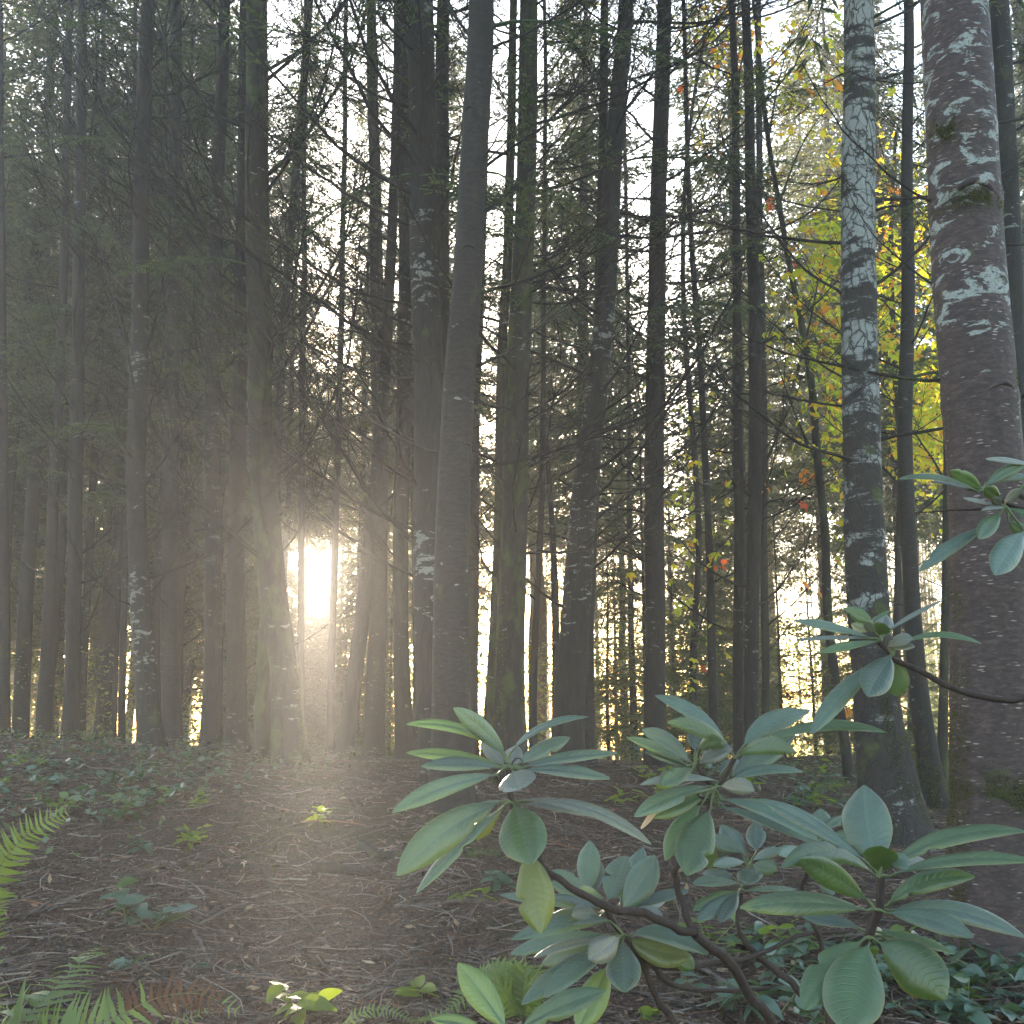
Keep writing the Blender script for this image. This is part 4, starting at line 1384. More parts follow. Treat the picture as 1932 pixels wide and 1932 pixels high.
stem(RH, rroot, [P(*R3((600, 900)), 1.65), P(*R3((550, 900)), 1.63), P(*R3((525, 915)), 1.62)], 0.0028, 0.0016, k=8, sides=5, name='bud')

# whorl beside the middle trunk
A, An = (895, 490), (912, 755)
for b, t, w, roll, bow, dd, mat in [
    ((885, 420), (500, 72), 150, 15, 25, (1.5, 1.46), 'rhodo'),
    ((855, 385), (160, 190), 110, 45, 75, (1.5, 1.47), 'rhodo'),
    ((850, 495), (160, 395), 120, 40, 30, (1.5, 1.5), 'rhodo'),
    ((840, 500), (265, 495), 125, 35, 25, (1.49, 1.45), 'rhodo'),
    ((820, 550), (55, 828), 150, 22, 45, (1.48, 1.38), 'rhodo'),
    ((905, 400), (1480, 135), 95, 55, 75, (1.51, 1.52), 'rhodo'),
    ((960, 480), (1345, 285), 130, 25, 15, (1.51, 1.54), 'rhodo'),
    ((990, 500), (1692, 395), 110, 42, 25, (1.51, 1.53), 'rhodo'),
    ((1000, 520), (1640, 585), 120, 42, 30, (1.5, 1.5), 'rhodo'),
    ((930, 525), (985, 660), 300, 0, 0, (1.48, 1.39), 'rhodo_pale'),
    ((870, 490), (718, 318), 110, 10, 0, (1.52, 1.56), 'rhodo_pale'),
    ((915, 490), (955, 340), 130, 5, 0, (1.52, 1.6), 'rhodo_pale'),
]:
    rleaf(RH, rroot, R1, A, b, t, w, roll, bow, dd, mat)
for b, t, w, roll, bow, dd, mat in [
    ((850, 745), (88, 1287), 275, 5, 55, (1.48, 1.36), 'rhodo'),
    ((850, 790), (232, 1412), 140, 42, 25, (1.47, 1.4), 'rhodo'),
    ((865, 790), (665, 1025), 90, 30, 5, (1.52, 1.55), 'rhodo_yellow'),
    ((935, 760), (1062, 1208), 375, 0, 0, (1.47, 1.4), 'rhodo'),
    ((1040, 1090), (1132, 1705), 285, 0, 0, (1.53, 1.5), 'rhodo_yellow'),
    ((965, 740), (1935, 1062), 140, 50, 105, (1.5, 1.44), 'rhodo_pale'),
    ((990, 765), (1525, 856), 95, 50, 25, (1.51, 1.53), 'rhodo_pale'),
    ((885, 740), (635, 802), 60, 50, 10, (1.49, 1.46), 'rhodo_pale'),
]:
    rleaf(RH, rroot, R1, An, b, t, w, roll, bow, dd, mat, fold=0.3 if w > 300 else 0.2)

# whorls low in the middle, partly behind the arching stem
Bu, Bl = (1160, 735), (1262, 925)
for b, t, w, roll, bow, dd, mat in [
    ((1010, 640), (1030, 275), 160, 5, 0, (1.78, 1.85), 'rhodo'),
    ((1145, 690), (1275, 378), 215, 5, -10, (1.75, 1.8), 'rhodo'),
    ((1245, 755), (1475, 375), 205, 8, -15, (1.74, 1.76), 'rhodo'),
    ((1230, 720), (1395, 325), 170, 10, -10, (1.78, 1.86), 'rhodo'),
    ((1060, 640), (1090, 405), 100, 10, 0, (1.8, 1.9), 'rhodo'),
    ((1145, 715), (935, 618), 95, 35, 25, (1.73, 1.67), 'rhodo_green'),
    ((1040, 625), (755, 485), 120, 30, 10, (1.77, 1.78), 'rhodo'),
    ((1080, 735), (755, 560), 120, 35, 15, (1.77, 1.76), 'rhodo'),
    ((1100, 742), (760, 665), 100, 45, 15, (1.76, 1.72), 'rhodo'),
    ((1090, 745), (415, 650), 110, 40, 20, (1.79, 1.84), 'rhodo'),
    ((1290, 748), (1705, 618), 110, 45, 20, (1.76, 1.8), 'rhodo'),
    ((1320, 760), (1545, 688), 90, 40, 10, (1.77, 1.84), 'rhodo_pale'),
    ((1310, 765), (1525, 830), 110, 35, 35, (1.74, 1.7), 'rhodo_pale'),
    ((1100, 770), (740, 800), 110, 40, 10, (1.79, 1.82), 'rhodo'),
    ((1100, 800), (905, 790), 130, 20, 20, (1.74, 1.69), 'rhodo_pale'),
]:
    rleaf(RH, rroot, R2, Bu, b, t, w, roll, bow, dd, mat)
for b, t, w, roll, bow, dd, mat in [
    ((1195, 835), (495, 955), 135, 35, 45, (1.75, 1.68), 'rhodo'),
    ((1170, 825), (835, 845), 90, 35, 25, (1.74, 1.68), 'rhodo'),
    ((1150, 915), (485, 1052), 140, 30, 20, (1.77, 1.78), 'rhodo'),
    ((1240, 935), (1020, 1085), 185, 0, 0, (1.73, 1.62), 'rhodo_pale'),
    ((1180, 990), (562, 1398), 150, 22, 25, (1.75, 1.66), 'rhodo'),
    ((1200, 1005), (715, 1350), 150, 20, 35, (1.74, 1.62), 'rhodo'),
    ((1255, 960), (1265, 1315), 250, 0, 0, (1.74, 1.66), 'rhodo'),
    ((1165, 1120), (945, 1570), 215, 5, 0, (1.77, 1.74), 'rhodo_green'),
    ((1290, 925), (1835, 1060), 165, 32, 75, (1.75, 1.71), 'rhodo'),
    ((1290, 950), (1720, 1065), 190, 15, -25, (1.77, 1.76), 'rhodo_yellow'),
    ((1600, 1050), (1745, 1150), 130, 10, 0, (1.8, 1.8), 'rhodo_green'),
    ((1120, 955), (650, 1075), 80, 45, 25, (1.74, 1.68), 'rhodo_pale'),
    ((1150, 1000), (700, 1120), 150, 20, 10, (1.79, 1.84), 'rhodo'),
]:
    rleaf(RH, rroot, R2, Bl, b, t, w, roll, bow, dd, mat)
for b, t, w, roll, bow, dd, mat in [
    ((465, 1570), (128, 1115), 195, 8, 5, (1.22, 1.25), 'rhodo_green'),
    ((540, 1570), (1135, 1305), 165, 18, 25, (1.22, 1.24), 'rhodo_green'),
    ((330, 1590), (-60, 1500), 110, 30, 20, (1.22, 1.2), 'rhodo_green'),
]:
    rleaf(RH, rroot, R2, (400, 1690), b, t, w, roll, bow, dd, mat, nodd=1.22)

# whorl right of the near-black trunk
C1, C2, C3 = (800, 568), (510, 610), (650, 790)
for nd_, b, t, w, roll, bow, dd, mat in [
    (C1, (795, 550), (298, 300), 140, 30, 75, (1.64, 1.58), 'rhodo_green'),
    (C1, (740, 460), (205, 98), 120, 25, 55, (1.67, 1.72), 'rhodo'),
    (C1, (850, 490), (1365, 208), 185, 22, 60, (1.67, 1.74), 'rhodo'),
    (C1, (960, 470), (1930, 372), 130, 48, 100, (1.66, 1.62), 'rhodo'),
    (C1, (810, 560), (1255, 525), 150, 20, 75, (1.62, 1.53), 'rhodo_green'),
    (C1, (765, 710), (1240, 400), 185, 18, 10, (1.67, 1.72), 'rhodo'),
    (C1, (690, 700), (820, 570), 120, 15, 0, (1.68, 1.74), 'rhodo'),
    (C2, (480, 610), (108, 350), 145, 12, 25, (1.65, 1.66), 'rhodo'),
    (C2, (445, 622), (-10, 412), 100, 38, 30, (1.64, 1.6), 'rhodo'),
    (C2, (435, 630), (130, 515), 85, 40, 15, (1.64, 1.62), 'rhodo'),
    (C2, (525, 500), (700, 430), 115, 10, 15, (1.63, 1.6), 'rhodo_green'),
    (C2, (505, 520), (560, 310), 185, 5, 0, (1.66, 1.74), 'rhodo'),
    (C2, (535, 620), (785, 495), 150, 25, 30, (1.64, 1.62), 'rhodo_pale'),
    (C2, (490, 640), (250, 770), 160, 25, 20, (1.62, 1.54), 'rhodo'),
    (C3, (680, 735), (95, 765), 105, 50, 45, (1.63, 1.55), 'rhodo_pale'),
    (C3, (610, 770), (48, 1002), 150, 20, 30, (1.63, 1.55), 'rhodo'),
    (C3, (590, 840), (180, 1010), 150, 15, 15, (1.64, 1.6), 'rhodo_green'),
    (C3, (250, 900), (100, 1092), 40, 20, 0, (1.6, 1.58), 'tan'),
    (C3, (560, 895), (288, 1330), 165, 22, 35, (1.63, 1.58), 'rhodo_green'),
    (C3, (620, 940), (440, 1440), 310, 0, 15, (1.62, 1.53), 'rhodo_green'),
    (C3, (690, 775), (945, 810), 130, 15, 25, (1.62, 1.55), 'rhodo_pale'),
    (C3, (760, 740), (1312, 668), 105, 42, 55, (1.66, 1.68), 'rhodo'),
    (C3, (690, 870), (1430, 1190), 130, 35, 65, (1.63, 1.56), 'rhodo'),
    (C3, (680, 920), (1385, 1200), 95, 40, 25, (1.64, 1.6), 'rhodo'),
]:
    rleaf(RH, rroot, R3, nd_, b, t, w, roll, bow, dd, mat)
# small whorls farther back in the shrub
G1, G2 = (895, 1400), (850, 1545)
for nd_, b, t, w, roll, bow, dd, mat in [
    (G1, (960, 1260), (955, 1035), 150, 5, 0, (1.98, 2.05), 'rhodo'),
    (G1, (860, 1280), (580, 1165), 130, 15, 20, (1.98, 2.0), 'rhodo'),
    (G1, (880, 1290), (700, 1060), 150, 15, 0, (2.0, 2.08), 'rhodo'),
    (G1, (900, 1290), (735, 1140), 80, 30, 0, (2.0, 2.06), 'rhodo'),
    (G1, (930, 1330), (1165, 1245), 95, 35, 15, (1.97, 1.94), 'rhodo'),
    (G1, (880, 1340), (640, 1370), 110, 40, 20, (1.96, 1.9), 'rhodo'),
    (G1, (900, 1380), (900, 1500), 170, 0, 0, (1.96, 1.9), 'rhodo'),
    (G1, (930, 1360), (1120, 1400), 130, 20, 10, (1.96, 1.92), 'rhodo_green'),
    (G1, (640, 1230), (580, 1380), 150, 5, 0, (2.0, 2.02), 'rhodo'),
    (G2, (840, 1500), (485, 1500), 100, 35, 20, (1.96, 1.9), 'rhodo'),
    (G2, (835, 1555), (490, 1700), 120, 25, 15, (1.95, 1.88), 'rhodo'),
    (G2, (830, 1565), (520, 1780), 130, 20, 10, (1.94, 1.86), 'rhodo'),
    (G2, (830, 1565), (690, 1790), 130, 15, 10, (1.94, 1.86), 'rhodo'),
    (G2, (850, 1520), (1010, 1370), 110, 15, 0, (1.98, 2.03), 'rhodo'),
    (G2, (870, 1555), (1260, 1545), 70, 50, 15, (1.98, 2.03), 'rhodo'),
    (G2, (800, 1460), (560, 1420), 90, 35, 15, (1.98, 2.02), 'rhodo'),
]:
    rleaf(RH, rroot, R3, nd_, b, t, w, roll, bow, dd, mat)
E1 = (1425, 1225)
for b, t, w, roll, bow, dd, mat in [
    ((1425, 1190), (1235, 1035), 100, 25, 20, (1.89, 1.85), 'rhodo_green'),
    ((1405, 1205), (865, 870), 120, 35, 45, (1.9, 1.9), 'rhodo'),
    ((1440, 1150), (1440, 940), 150, 5, 0, (1.93, 2.0), 'rhodo'),
    ((1465, 1100), (1665, 1008), 90, 30, 20, (1.93, 1.98), 'rhodo_green'),
    ((1470, 1195), (1740, 1120), 100, 35, 15, (1.92, 1.95), 'rhodo'),
    ((1480, 1180), (1930, 1180), 120, 30, 20, (1.95, 2.0), 'rhodo'),
    ((1440, 1350), (1530, 1590), 150, 5, 0, (1.93, 1.9), 'rhodo'),
    ((1330, 1250), (1130, 1290), 120, 30, 15, (1.9, 1.84), 'rhodo'),
]:
    rleaf(RH, rroot, R3, E1, b, t, w, roll, bow, dd, mat, nodd=1.9)

# big whorl at the lower right, nearest to the camera
D1, D2, D3 = (990, 700), (965, 910), (935, 1090)
for nd_, b, t, w, roll, bow, dd, mat in [
    (D1, (985, 640), (895, 105), 320, 2, -15, (1.32, 1.37), 'rhodo'),
    (D1, (1000, 675), (1010, 500), 225, 0, 0, (1.28, 1.24), 'rhodo_green'),
    (D1, (1030, 560), (1170, 655), 110, 15, 25, (1.27, 1.24), 'rhodo'),
    (D1, (970, 690), (362, 640), 160, 28, 125, (1.3, 1.22), 'rhodo_green'),
    (D1, (1040, 640), (1945, 405), 150, 38, 85, (1.31, 1.27), 'rhodo'),
    (D1, (1060, 690), (2010, 600), 115, 42, 60, (1.29, 1.22), 'rhodo'),
    (D1, (920, 610), (225, 195), 120, 30, 30, (1.33, 1.36), 'rhodo'),
    (D1, (1050, 620), (1290, 590), 110, 25, 10, (1.33, 1.36), 'rhodo_pale'),
    (D2, (920, 850), (475, 588), 180, 10, 20, (1.29, 1.22), 'rhodo'),
    (D2, (1040, 880), (1615, 700), 150, 25, 60, (1.3, 1.26), 'rhodo'),
    (D2, (920, 915), (92, 900), 175, 25, 40, (1.29, 1.2), 'rhodo'),
    (D2, (1035, 930), (1605, 1092), 150, 25, 35, (1.29, 1.22), 'rhodo'),
    (D2, (1060, 915), (1945, 1095), 150, 28, 75, (1.31, 1.3), 'rhodo'),
    (D3, (870, 1030), (495, 955), 100, 35, 15, (1.33, 1.36), 'rhodo'),
    (D3, (970, 1050), (1485, 1195), 80, 45, 20, (1.31, 1.28), 'rhodo_green'),
    (D3, (935, 1120), (800, 1720), 400, 0, 30, (1.27, 1.2), 'rhodo_green'),
    (D3, (890, 1105), (505, 1560), 240, 12, 35, (1.3, 1.24), 'rhodo_green'),
    (D3, (975, 1115), (1425, 1495), 340, 0, 35, (1.3, 1.25), 'rhodo_green'),
    (D3, (1000, 1080), (1195, 1125), 100, 10, 0, (1.33, 1.36), 'rhodo_green'),
    (D3, (900, 1060), (1010, 1040), 60, 20, 0, (1.34, 1.38), 'rhodo'),
]:
    rleaf(RH, rroot, R4, nd_, b, t, w, roll, bow, dd, mat, fold=0.12 if w > 300 else 0.22)

# second shrub: a branch and a whorl reaching in from the right
r2x, r2y = 1.62, 1.75
r2 = np.array([r2x, r2y, gz(r2x, r2y)])
RH2 = empty('rhododendron_shrub', r2)
tag(RH2, 'rhododendron reaching in from the right edge with two leaf whorls before the big red trunk', 'shrub')
stem(RH2, r2, [r2 - np.array([0, 0, .05]), r2 + np.array([-0.05, -0.02, 0.6]), P(2150, 1345, 1.66), P(*R5((2120, 905)), 1.63), P(*R5((1932, 900)), 1.62), P(*R5((1700, 870)), 1.61), P(*R5((1490, 790)), 1.6), P(*R5((1290, 660)), 1.6), P(*R5((1150, 600)), 1.6), P(*R5((1060, 560)), 1.6), P(*R5((1000, 490)), 1.6), P(*R5((930, 400)), 1.6)], 0.014, 0.0042, k=50)
stem(RH2, r2, [r2 + np.array([-0.05, -0.02, 0.6]), P(2130, 1080, 1.58), P(2020, 985, 1.53), P(*R6((1785, 930)), 1.51), P(*R6((1550, 870)), 1.5), P(*R6((1400, 800)), 1.5), P(*R6((1250, 680)), 1.5)], 0.008, 0.003, k=34)
stem(RH2, r2, [P(*R6((1550, 880)), 1.5), P(*R6((1330, 900)), 1.5), P(*R6((900, 918)), 1.49), P(*R6((360, 955)), 1.48)], 0.0022, 0.0011, k=14, sides=5, name='dead_flower_stalk')
H1, H2 = (960, 430), (1055, 550)
for nd_, b, t, w, roll, bow, dd, mat in [
    (H1, (870, 405), (238, 262), 110, 45, 20, (1.6, 1.58), 'rhodo'),
    (H1, (850, 408), (235, 425), 60, 55, 15, (1.6, 1.56), 'rhodo_pale'),
    (H1, (935, 432), (455, 528), 90, 40, 15, (1.59, 1.54), 'rhodo'),
    (H1, (890, 290), (655, 168), 120, 5, 10, (1.61, 1.62), 'rhodo_green'),
    (H1, (870, 350), (712, 290), 90, 15, 0, (1.62, 1.66), 'rhodo_yellow'),
    (H1, (945, 390), (985, 205), 180, 0, 0, (1.62, 1.68), 'rhodo_pale'),
    (H1, (935, 385), (980, 290), 150, 0, 0, (1.58, 1.55), 'rhodo_green'),
    (H1, (900, 360), (825, 275), 90, 10, 0, (1.59, 1.57), 'rhodo_pale'),
    (H1, (985, 365), (1462, 95), 60, 55, 15, (1.61, 1.63), 'rhodo_pale'),
    (H1, (890, 270), (1030, 178), 45, 45, 5, (1.62, 1.63), 'rhodo_green'),
    (H2, (1005, 485), (1215, 415), 130, 20, 20, (1.58, 1.54), 'rhodo_pale'),
    (H2, (1090, 465), (1780, 455), 90, 55, 85, (1.59, 1.55), 'rhodo_green'),
    (H2, (1040, 488), (1232, 482), 75, 35, 10, (1.58, 1.54), 'rhodo_pale'),
    (H2, (1045, 545), (838, 885), 280, 0, 10, (1.57, 1.5), 'rhodo'),
    (H2, (1080, 580), (1072, 885), 225, 0, 0, (1.61, 1.62), 'rhodo_green'),
    (H2, (950, 590), (380, 1198), 175, 18, 40, (1.59, 1.55), 'rhodo'),
]:
    rleaf(RH2, r2, R5, nd_, b, t, w, roll, bow, dd, mat)
I1, I2 = (1250, 670), (1555, 880)
for nd_, b, t, w, roll, bow, dd, mat in [
    (I1, (1250, 655), (825, 410), 200, 5, 15, (1.5, 1.47), 'rhodo_green'),
    (I1, (1200, 685), (155, 515), 110, 48, 110, (1.49, 1.44), 'rhodo_green'),
    (I1, (1090, 650), (575, 548), 70, 50, 20, (1.5, 1.47), 'rhodo_pale'),
    (I1, (1275, 610), (1830, 300), 170, 8, 30, (1.51, 1.53), 'rhodo_green'),
    (I1, (1300, 560), (1860, 480), 120, 15, 30, (1.52, 1.55), 'rhodo'),
    (I1, (1480, 760), (1275, 630), 190, 0, 0, (1.48, 1.44), 'rhodo_green'),
    (I2, (1525, 840), (1760, 655), 130, 20, 25, (1.49, 1.46), 'rhodo_pale'),
    (I2, (1440, 860), (995, 765), 75, 45, 10, (1.49, 1.45), 'rhodo_pale'),
    (I2, (1500, 860), (1375, 760), 130, 0, 0, (1.49, 1.46), 'rhodo_pale'),
    (I2, (1560, 890), (1235, 920), 60, 40, 25, (1.49, 1.44), 'rhodo_pale'),
    (I2, (1560, 890), (2010, 1150), 130, 40, 60, (1.48, 1.42), 'rhodo'),
    (I2, (1480, 950), (1195, 1290), 240, 5, 10, (1.48, 1.42), 'rhodo_green'),
    (I2, (1330, 1110), (425, 1710), 205, 20, 40, (1.49, 1.46), 'rhodo'),
    (I2, (1790, 1180), (1400, 1760), 400, 0, 20, (1.46, 1.38), 'rhodo'),
    (I2, (1580, 1060), (1880, 1280), 200, 5, 0, (1.5, 1.5), 'rhodo_green'),
    (I2, (1960, 360), (1290, 255), 90, 40, 30, (1.54, 1.5), 'rhodo_pale'),
]:
    rleaf(RH2, r2, R6, nd_, b, t, w, roll, bow, dd, mat)

# ------------------------------------------------------------------ small leaves shared by ground plants


def small_leaf(name, mat, length, width, fold=0.2, bend=0.2, seed=0, tooth=0.0):
    g = np.random.default_rng(seed)
    nt_ = 9
    t = np.linspace(0, 1, nt_)
    hw = 0.5 * width * np.sin(PI * np.clip(t, 0.02, 0.985) ** 0.8) ** 0.8
    hw = hw * (1 + tooth * np.where(np.arange(nt_) % 2, 1, -1))
    s = np.array([-1, -0.5, 0, 0.5, 1.0])
    z = -bend * length * t ** 2
    V = np.stack([np.broadcast_to((t * length)[:, None], (nt_, 5)), hw[:, None] * s[None], z[:, None] + hw[:, None] * fold * np.abs(s)[None] + g.normal(0, 0.03 * width, (nt_, 5))], -1)
    idx = np.arange(nt_ * 5).reshape(nt_, 5)
    mb = MB()
    mb.add(V.reshape(-1, 3), np.stack([idx[:-1, :-1], idx[:-1, 1:], idx[1:, 1:], idx[1:, :-1]], -1).reshape(-1, 4))
    return mb.mesh(name, M[mat])


SALAL = [small_leaf('leaf', 'salal', 0.075, 0.042, 0.2, 0.15 + 0.1 * i, 10 + i) for i in range(4)]
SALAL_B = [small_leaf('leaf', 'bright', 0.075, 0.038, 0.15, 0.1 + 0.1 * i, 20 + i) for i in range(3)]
GRAPE = [small_leaf('leaf', 'salal', 0.07, 0.036, 0.25, 0.1, 30 + i, 0.14) for i in range(3)]
GREENL = [small_leaf('leaf', 'fern', 0.07, 0.036, 0.2, 0.12, 35 + i) for i in range(3)]


def put(name, me, parent, root, base, dirv, nrm, scale):
    X = unit(dirv)
    Z = unit(nrm - X * (nrm @ X))
    Y = np.cross(Z, X)
    m = Matrix(((X[0] * scale, Y[0] * scale, Z[0] * scale, base[0] - root[0]), (X[1] * scale, Y[1] * scale, Z[1] * scale, base[1] - root[1]), (X[2] * scale, Y[2] * scale, Z[2] * scale, base[2] - root[2]), (0, 0, 0, 1)))
    o = bpy.data.objects.new(name, me)
    COL.objects.link(o)
    o.parent = parent
    o.matrix_basis = m
    return o


def leafy_plant(name, label, cat, xy, nstem, nleaf, height, scale, pool, seed, group=None, spread=0.1, flat=0.8):
    g = np.random.default_rng(seed)
    x, y = xy
    root = np.array([x, y, gz(x, y)])
    e = empty(name, root)
    tag(e, label, cat, group)
    paths, rads, spots = [], [], []
    for s in range(nstem):
        az = g.uniform(0, 2 * PI)
        d = np.array([math.cos(az), math.sin(az), 0])
        h = height * g.uniform(0.6, 1.1)
        q = np.linspace(0, 1, 6)[:, None]
        path = root + d * spread * q ** 1.4 * g.uniform(0.5, 1.3) + np.array([0, 0, h]) * q + np.array([0, 0, -0.02])
        paths.append(path - root)
        rads.append(np.linspace(0.0028, 0.0012, 6) * max(1, scale))
        for j in range(nleaf):
            f = 0.35 + 0.65 * (j + 1) / nleaf
            b = path[0] + (path[-1] - path[0]) * f
            a2 = az + j * 2.4 + g.normal(0, 0.4)
            dd = np.array([math.cos(a2), math.sin(a2), g.uniform(-0.2, 0.5)])
            spots.append((b, dd))
    mb = MB()
    mb.add(*tubes(np.array(paths), np.array(rads), 5)).build('stem', M['stem_green'], e)
    for b, dd in spots:
        put('leaf', pool[g.integers(len(pool))], e, root, b, dd, np.array([0, 0, flat]) + g.normal(0, 0.3, 3), scale * g.uniform(0.7, 1.25))
    return e


def on_ground(px, py):
    """ground point under a photo pixel"""
    r_ = ray(px, py)
    lo, hi = 1.5, 60.0
    ds = np.linspace(lo, hi, 600)
    pts = CAM + r_[None] * (ds / r_[1])[:, None]
    below = pts[:, 2] < ground_z(pts[:, 0], pts[:, 1])
    i = int(np.argmax(below)) if below.any() else len(ds) - 1
    return pts[i, 0], pts[i, 1]


# ------------------------------------------------------------------ ferns


def pinna(mat, seed, curl=0.15):
    g = np.random.default_rng(seed)
    nt_ = 11
    t = np.linspace(0, 1, nt_)
    hw = 0.095 * (1 - t ** 1.6) ** 0.9 * (1 + 0.12 * np.where(np.arange(nt_) % 2, 1, -1)) + 0.004
    hw[0] = 0.05
    s = np.array([-1, 0, 1.0])
    V = np.stack([np.broadcast_to(t[:, None], (nt_, 3)), hw[:, None] * s[None] + 0.04 * t[:, None] ** 2, -curl * t[:, None] ** 2 + 0.3 * hw[:, None] * np.abs(s)[None] + g.normal(0, 0.008, (nt_, 3))], -1)
    idx = np.arange(nt_ * 3).reshape(nt_, 3)
    mb = MB()
    mb.add(V.reshape(-1, 3), np.stack([idx[:-1, :-1], idx[:-1, 1:], idx[1:, 1:], idx[1:, :-1]], -1).reshape(-1, 4))
    return mb.mesh('pinna', M[mat])


PINNA = [pinna('fern', 600 + i, 0.1 + 0.07 * i) for i in range(4)]
PINNA_D = [pinna('fern_dead', 620 + i, 0.3 + 0.15 * i) for i in range(3)]


def frond(parent, root, pts, npair, plen, face, dead=(2, 2), seed=0, mat='stem_green', start=0.08):
    """pts world polyline of the midrib base to tip; face = leaf-blade normal; dead = (from, to) fraction that has browned"""
    g = np.random.default_rng(seed)
    A = catmull(np.array(pts), 40)
    mb = MB()
    fr = mb.add(*tubes((A - root)[None], np.linspace(0.0032, 0.0008, 40)[None], 5)).build('frond', M[mat if dead[0] > 0.1 else 'fern_dead'], parent)
    seg = np.linalg.norm(np.diff(A, axis=0), axis=1).cumsum()
    seg = np.r_[0, seg] / seg[-1]
    T = unit(np.gradient(A, axis=0))
    for i in range(npair):
        f = start + (0.995 - start) * (i + 0.5) / npair
        b = np.array([np.interp(f, seg, A[:, k]) for k in range(3)])
        tn = unit(np.array([np.interp(f, seg, T[:, k]) for k in range(3)]))
        nm = unit(face - tn * (face @ tn))
        sd = np.cross(nm, tn)
        L = plen * (0.35 + 0.65 * min(1, f / 0.18)) * (1 - max(0, f - 0.3) / 0.7) ** 0.5 + 0.008
        for sgn in (-1, 1):
            ang = R(g.normal(22, 6))
            dv = sd * sgn * math.cos(ang) + tn * math.sin(ang) + nm * g.normal(0.05, 0.12)
            dd = dead[0] < f + g.normal(0, 0.05) < dead[1]
            pool = PINNA_D if dd else PINNA
            o = put('pinna', pool[g.integers(len(pool))], fr, root, b, dv, nm + g.normal(0, 0.15, 3), L * g.uniform(0.88, 1.08))
    return fr


CAMN = np.array([0.0, -1.0, 0.25])
# sword fern at the lower left corner
fx_, fy_ = -2.02, 3.3
fr0 = np.array([fx_, fy_, gz(fx_, fy_)])
FERN = empty('sword_fern', fr0)
tag(FERN, 'sword fern at the left picture edge with one tall sunlit arching frond', 'fern')
frond(FERN, fr0, [fr0, P(-95, 1935, 3.15), P(-62, 1790, 3.05), P(-18, 1665, 2.98), P(50, 1575, 2.95), P(132, 1526, 2.95)], 64, 0.115, np.array([0.25, -0.95, 0.2]), seed=1, start=0.32)
frond(FERN, fr0, [fr0, P(-90, 2010, 3.1), P(-40, 1945, 3.0), P(8, 1905, 2.95), P(24, 1885, 2.95)], 22, 0.07, np.array([0.1, -0.5, 0.8]), seed=2)
frond(FERN, fr0, [fr0, P(-150, 1800, 3.2), P(-170, 1650, 3.3), P(-200, 1540, 3.5)], 24, 0.1, np.array([0.2, -0.8, 0.5]), seed=3)
f2x, f2y = -1.75, 3.55
fr2 = np.array([f2x, f2y, gz(f2x, f2y)])
FERN2 = empty('sword_fern', fr2)
tag(FERN2, 'low sword fern in the bottom left corner with browning frond tips lying over twigs', 'fern')
frond(FERN2, fr2, [fr2, P(20, 1950, 3.3), P(62, 1905, 3.35), P(118, 1850, 3.5), P(165, 1803, 3.65), P(188, 1787, 3.75)], 24, 0.15, np.array([-0.15, -0.8, 0.6]), seed=4, start=0.2)
frond(FERN2, fr2, [fr2 + np.array([0.1, -0.1, 0]), P(120, 1952, 3.2), P(205, 1925, 3.2), P(300, 1882, 3.3), P(380, 1876, 3.35), P(452, 1912, 3.35)], 42, 0.115, np.array([0.0, -0.9, 0.4]), dead=(0.66, 0.97), seed=5, start=0.12)
frond(FERN2, fr2, [fr2 + np.array([0.1, 0.1, 0]), P(228, 1905, 3.65), P(224, 1860, 3.7), P(212, 1815, 3.75), P(190, 1786, 3.8)], 22, 0.05, np.array([0.3, -0.9, 0.3]), dead=(0, 2), seed=6)
f3x, f3y = on_ground(330, 1990)
fr3 = np.array([f3x, f3y, gz(f3x, f3y)])
FERN3 = empty('sword_fern', fr3)
tag(FERN3, 'small bright green fern frond poking up at the bottom edge, right of the browning frond', 'fern')
frond(FERN3, fr3, [fr3, P(318, 1945, 3.5), P(350, 1925, 3.5), P(385, 1910, 3.52), P(407, 1902, 3.55)], 18, 0.045, np.array([0, -0.7, 0.7]), seed=7)
f4x, f4y = on_ground(985, 1945)
fr4 = np.array([f4x, f4y, gz(f4x, f4y)])
FERN4 = empty('sword_fern', fr4)
tag(FERN4, 'deep green fern behind the large rhododendron leaves at the bottom middle', 'fern')
for k, (tx_, ty_) in enumerate([(905, 1828), (860, 1850), (960, 1830), (1015, 1842), (840, 1905), (1060, 1880)]):
    tp = P(tx_, ty_, f4y + 0.25 - 0.12 * k)
    md = (fr4 + tp) / 2 + np.array([0, 0, 0.11])
    frond(FERN4, fr4, [fr4, md * 0.6 + fr4 * 0.4 + np.array([0, 0, 0.05]), md, tp], 24, 0.085, np.array([0.0, -0.6, 0.8]), seed=20 + k)
f5x, f5y = on_ground(640, 1955)
fr5 = np.array([f5x, f5y, gz(f5x, f5y)])
FERN5 = empty('sword_fern', fr5)
tag(FERN5, 'small pale sunlit fern frond lying along the bottom edge left of the middle', 'fern')
frond(FERN5, fr5, [fr5, P(650, 1930, 3.9), P(690, 1908, 3.9), P(730, 1905, 3.9), P(775, 1925, 3.85)], 24, 0.045, np.array([0, -0.5, 0.85]), seed=31)
f6x, f6y = on_ground(790, 1925)
fr6 = np.array([f6x, f6y, gz(f6x, f6y)])
FERN6 = empty('sword_fern', fr6)
tag(FERN6, 'tiny fern between the pale frond and the large foreground leaf at the bottom', 'fern')
frond(FERN6, fr6, [fr6, P(800, 1925, 4.0), P(830, 1912, 4.0), P(868, 1900, 4.0)], 18, 0.05, np.array([0, -0.5, 0.85]), seed=32)

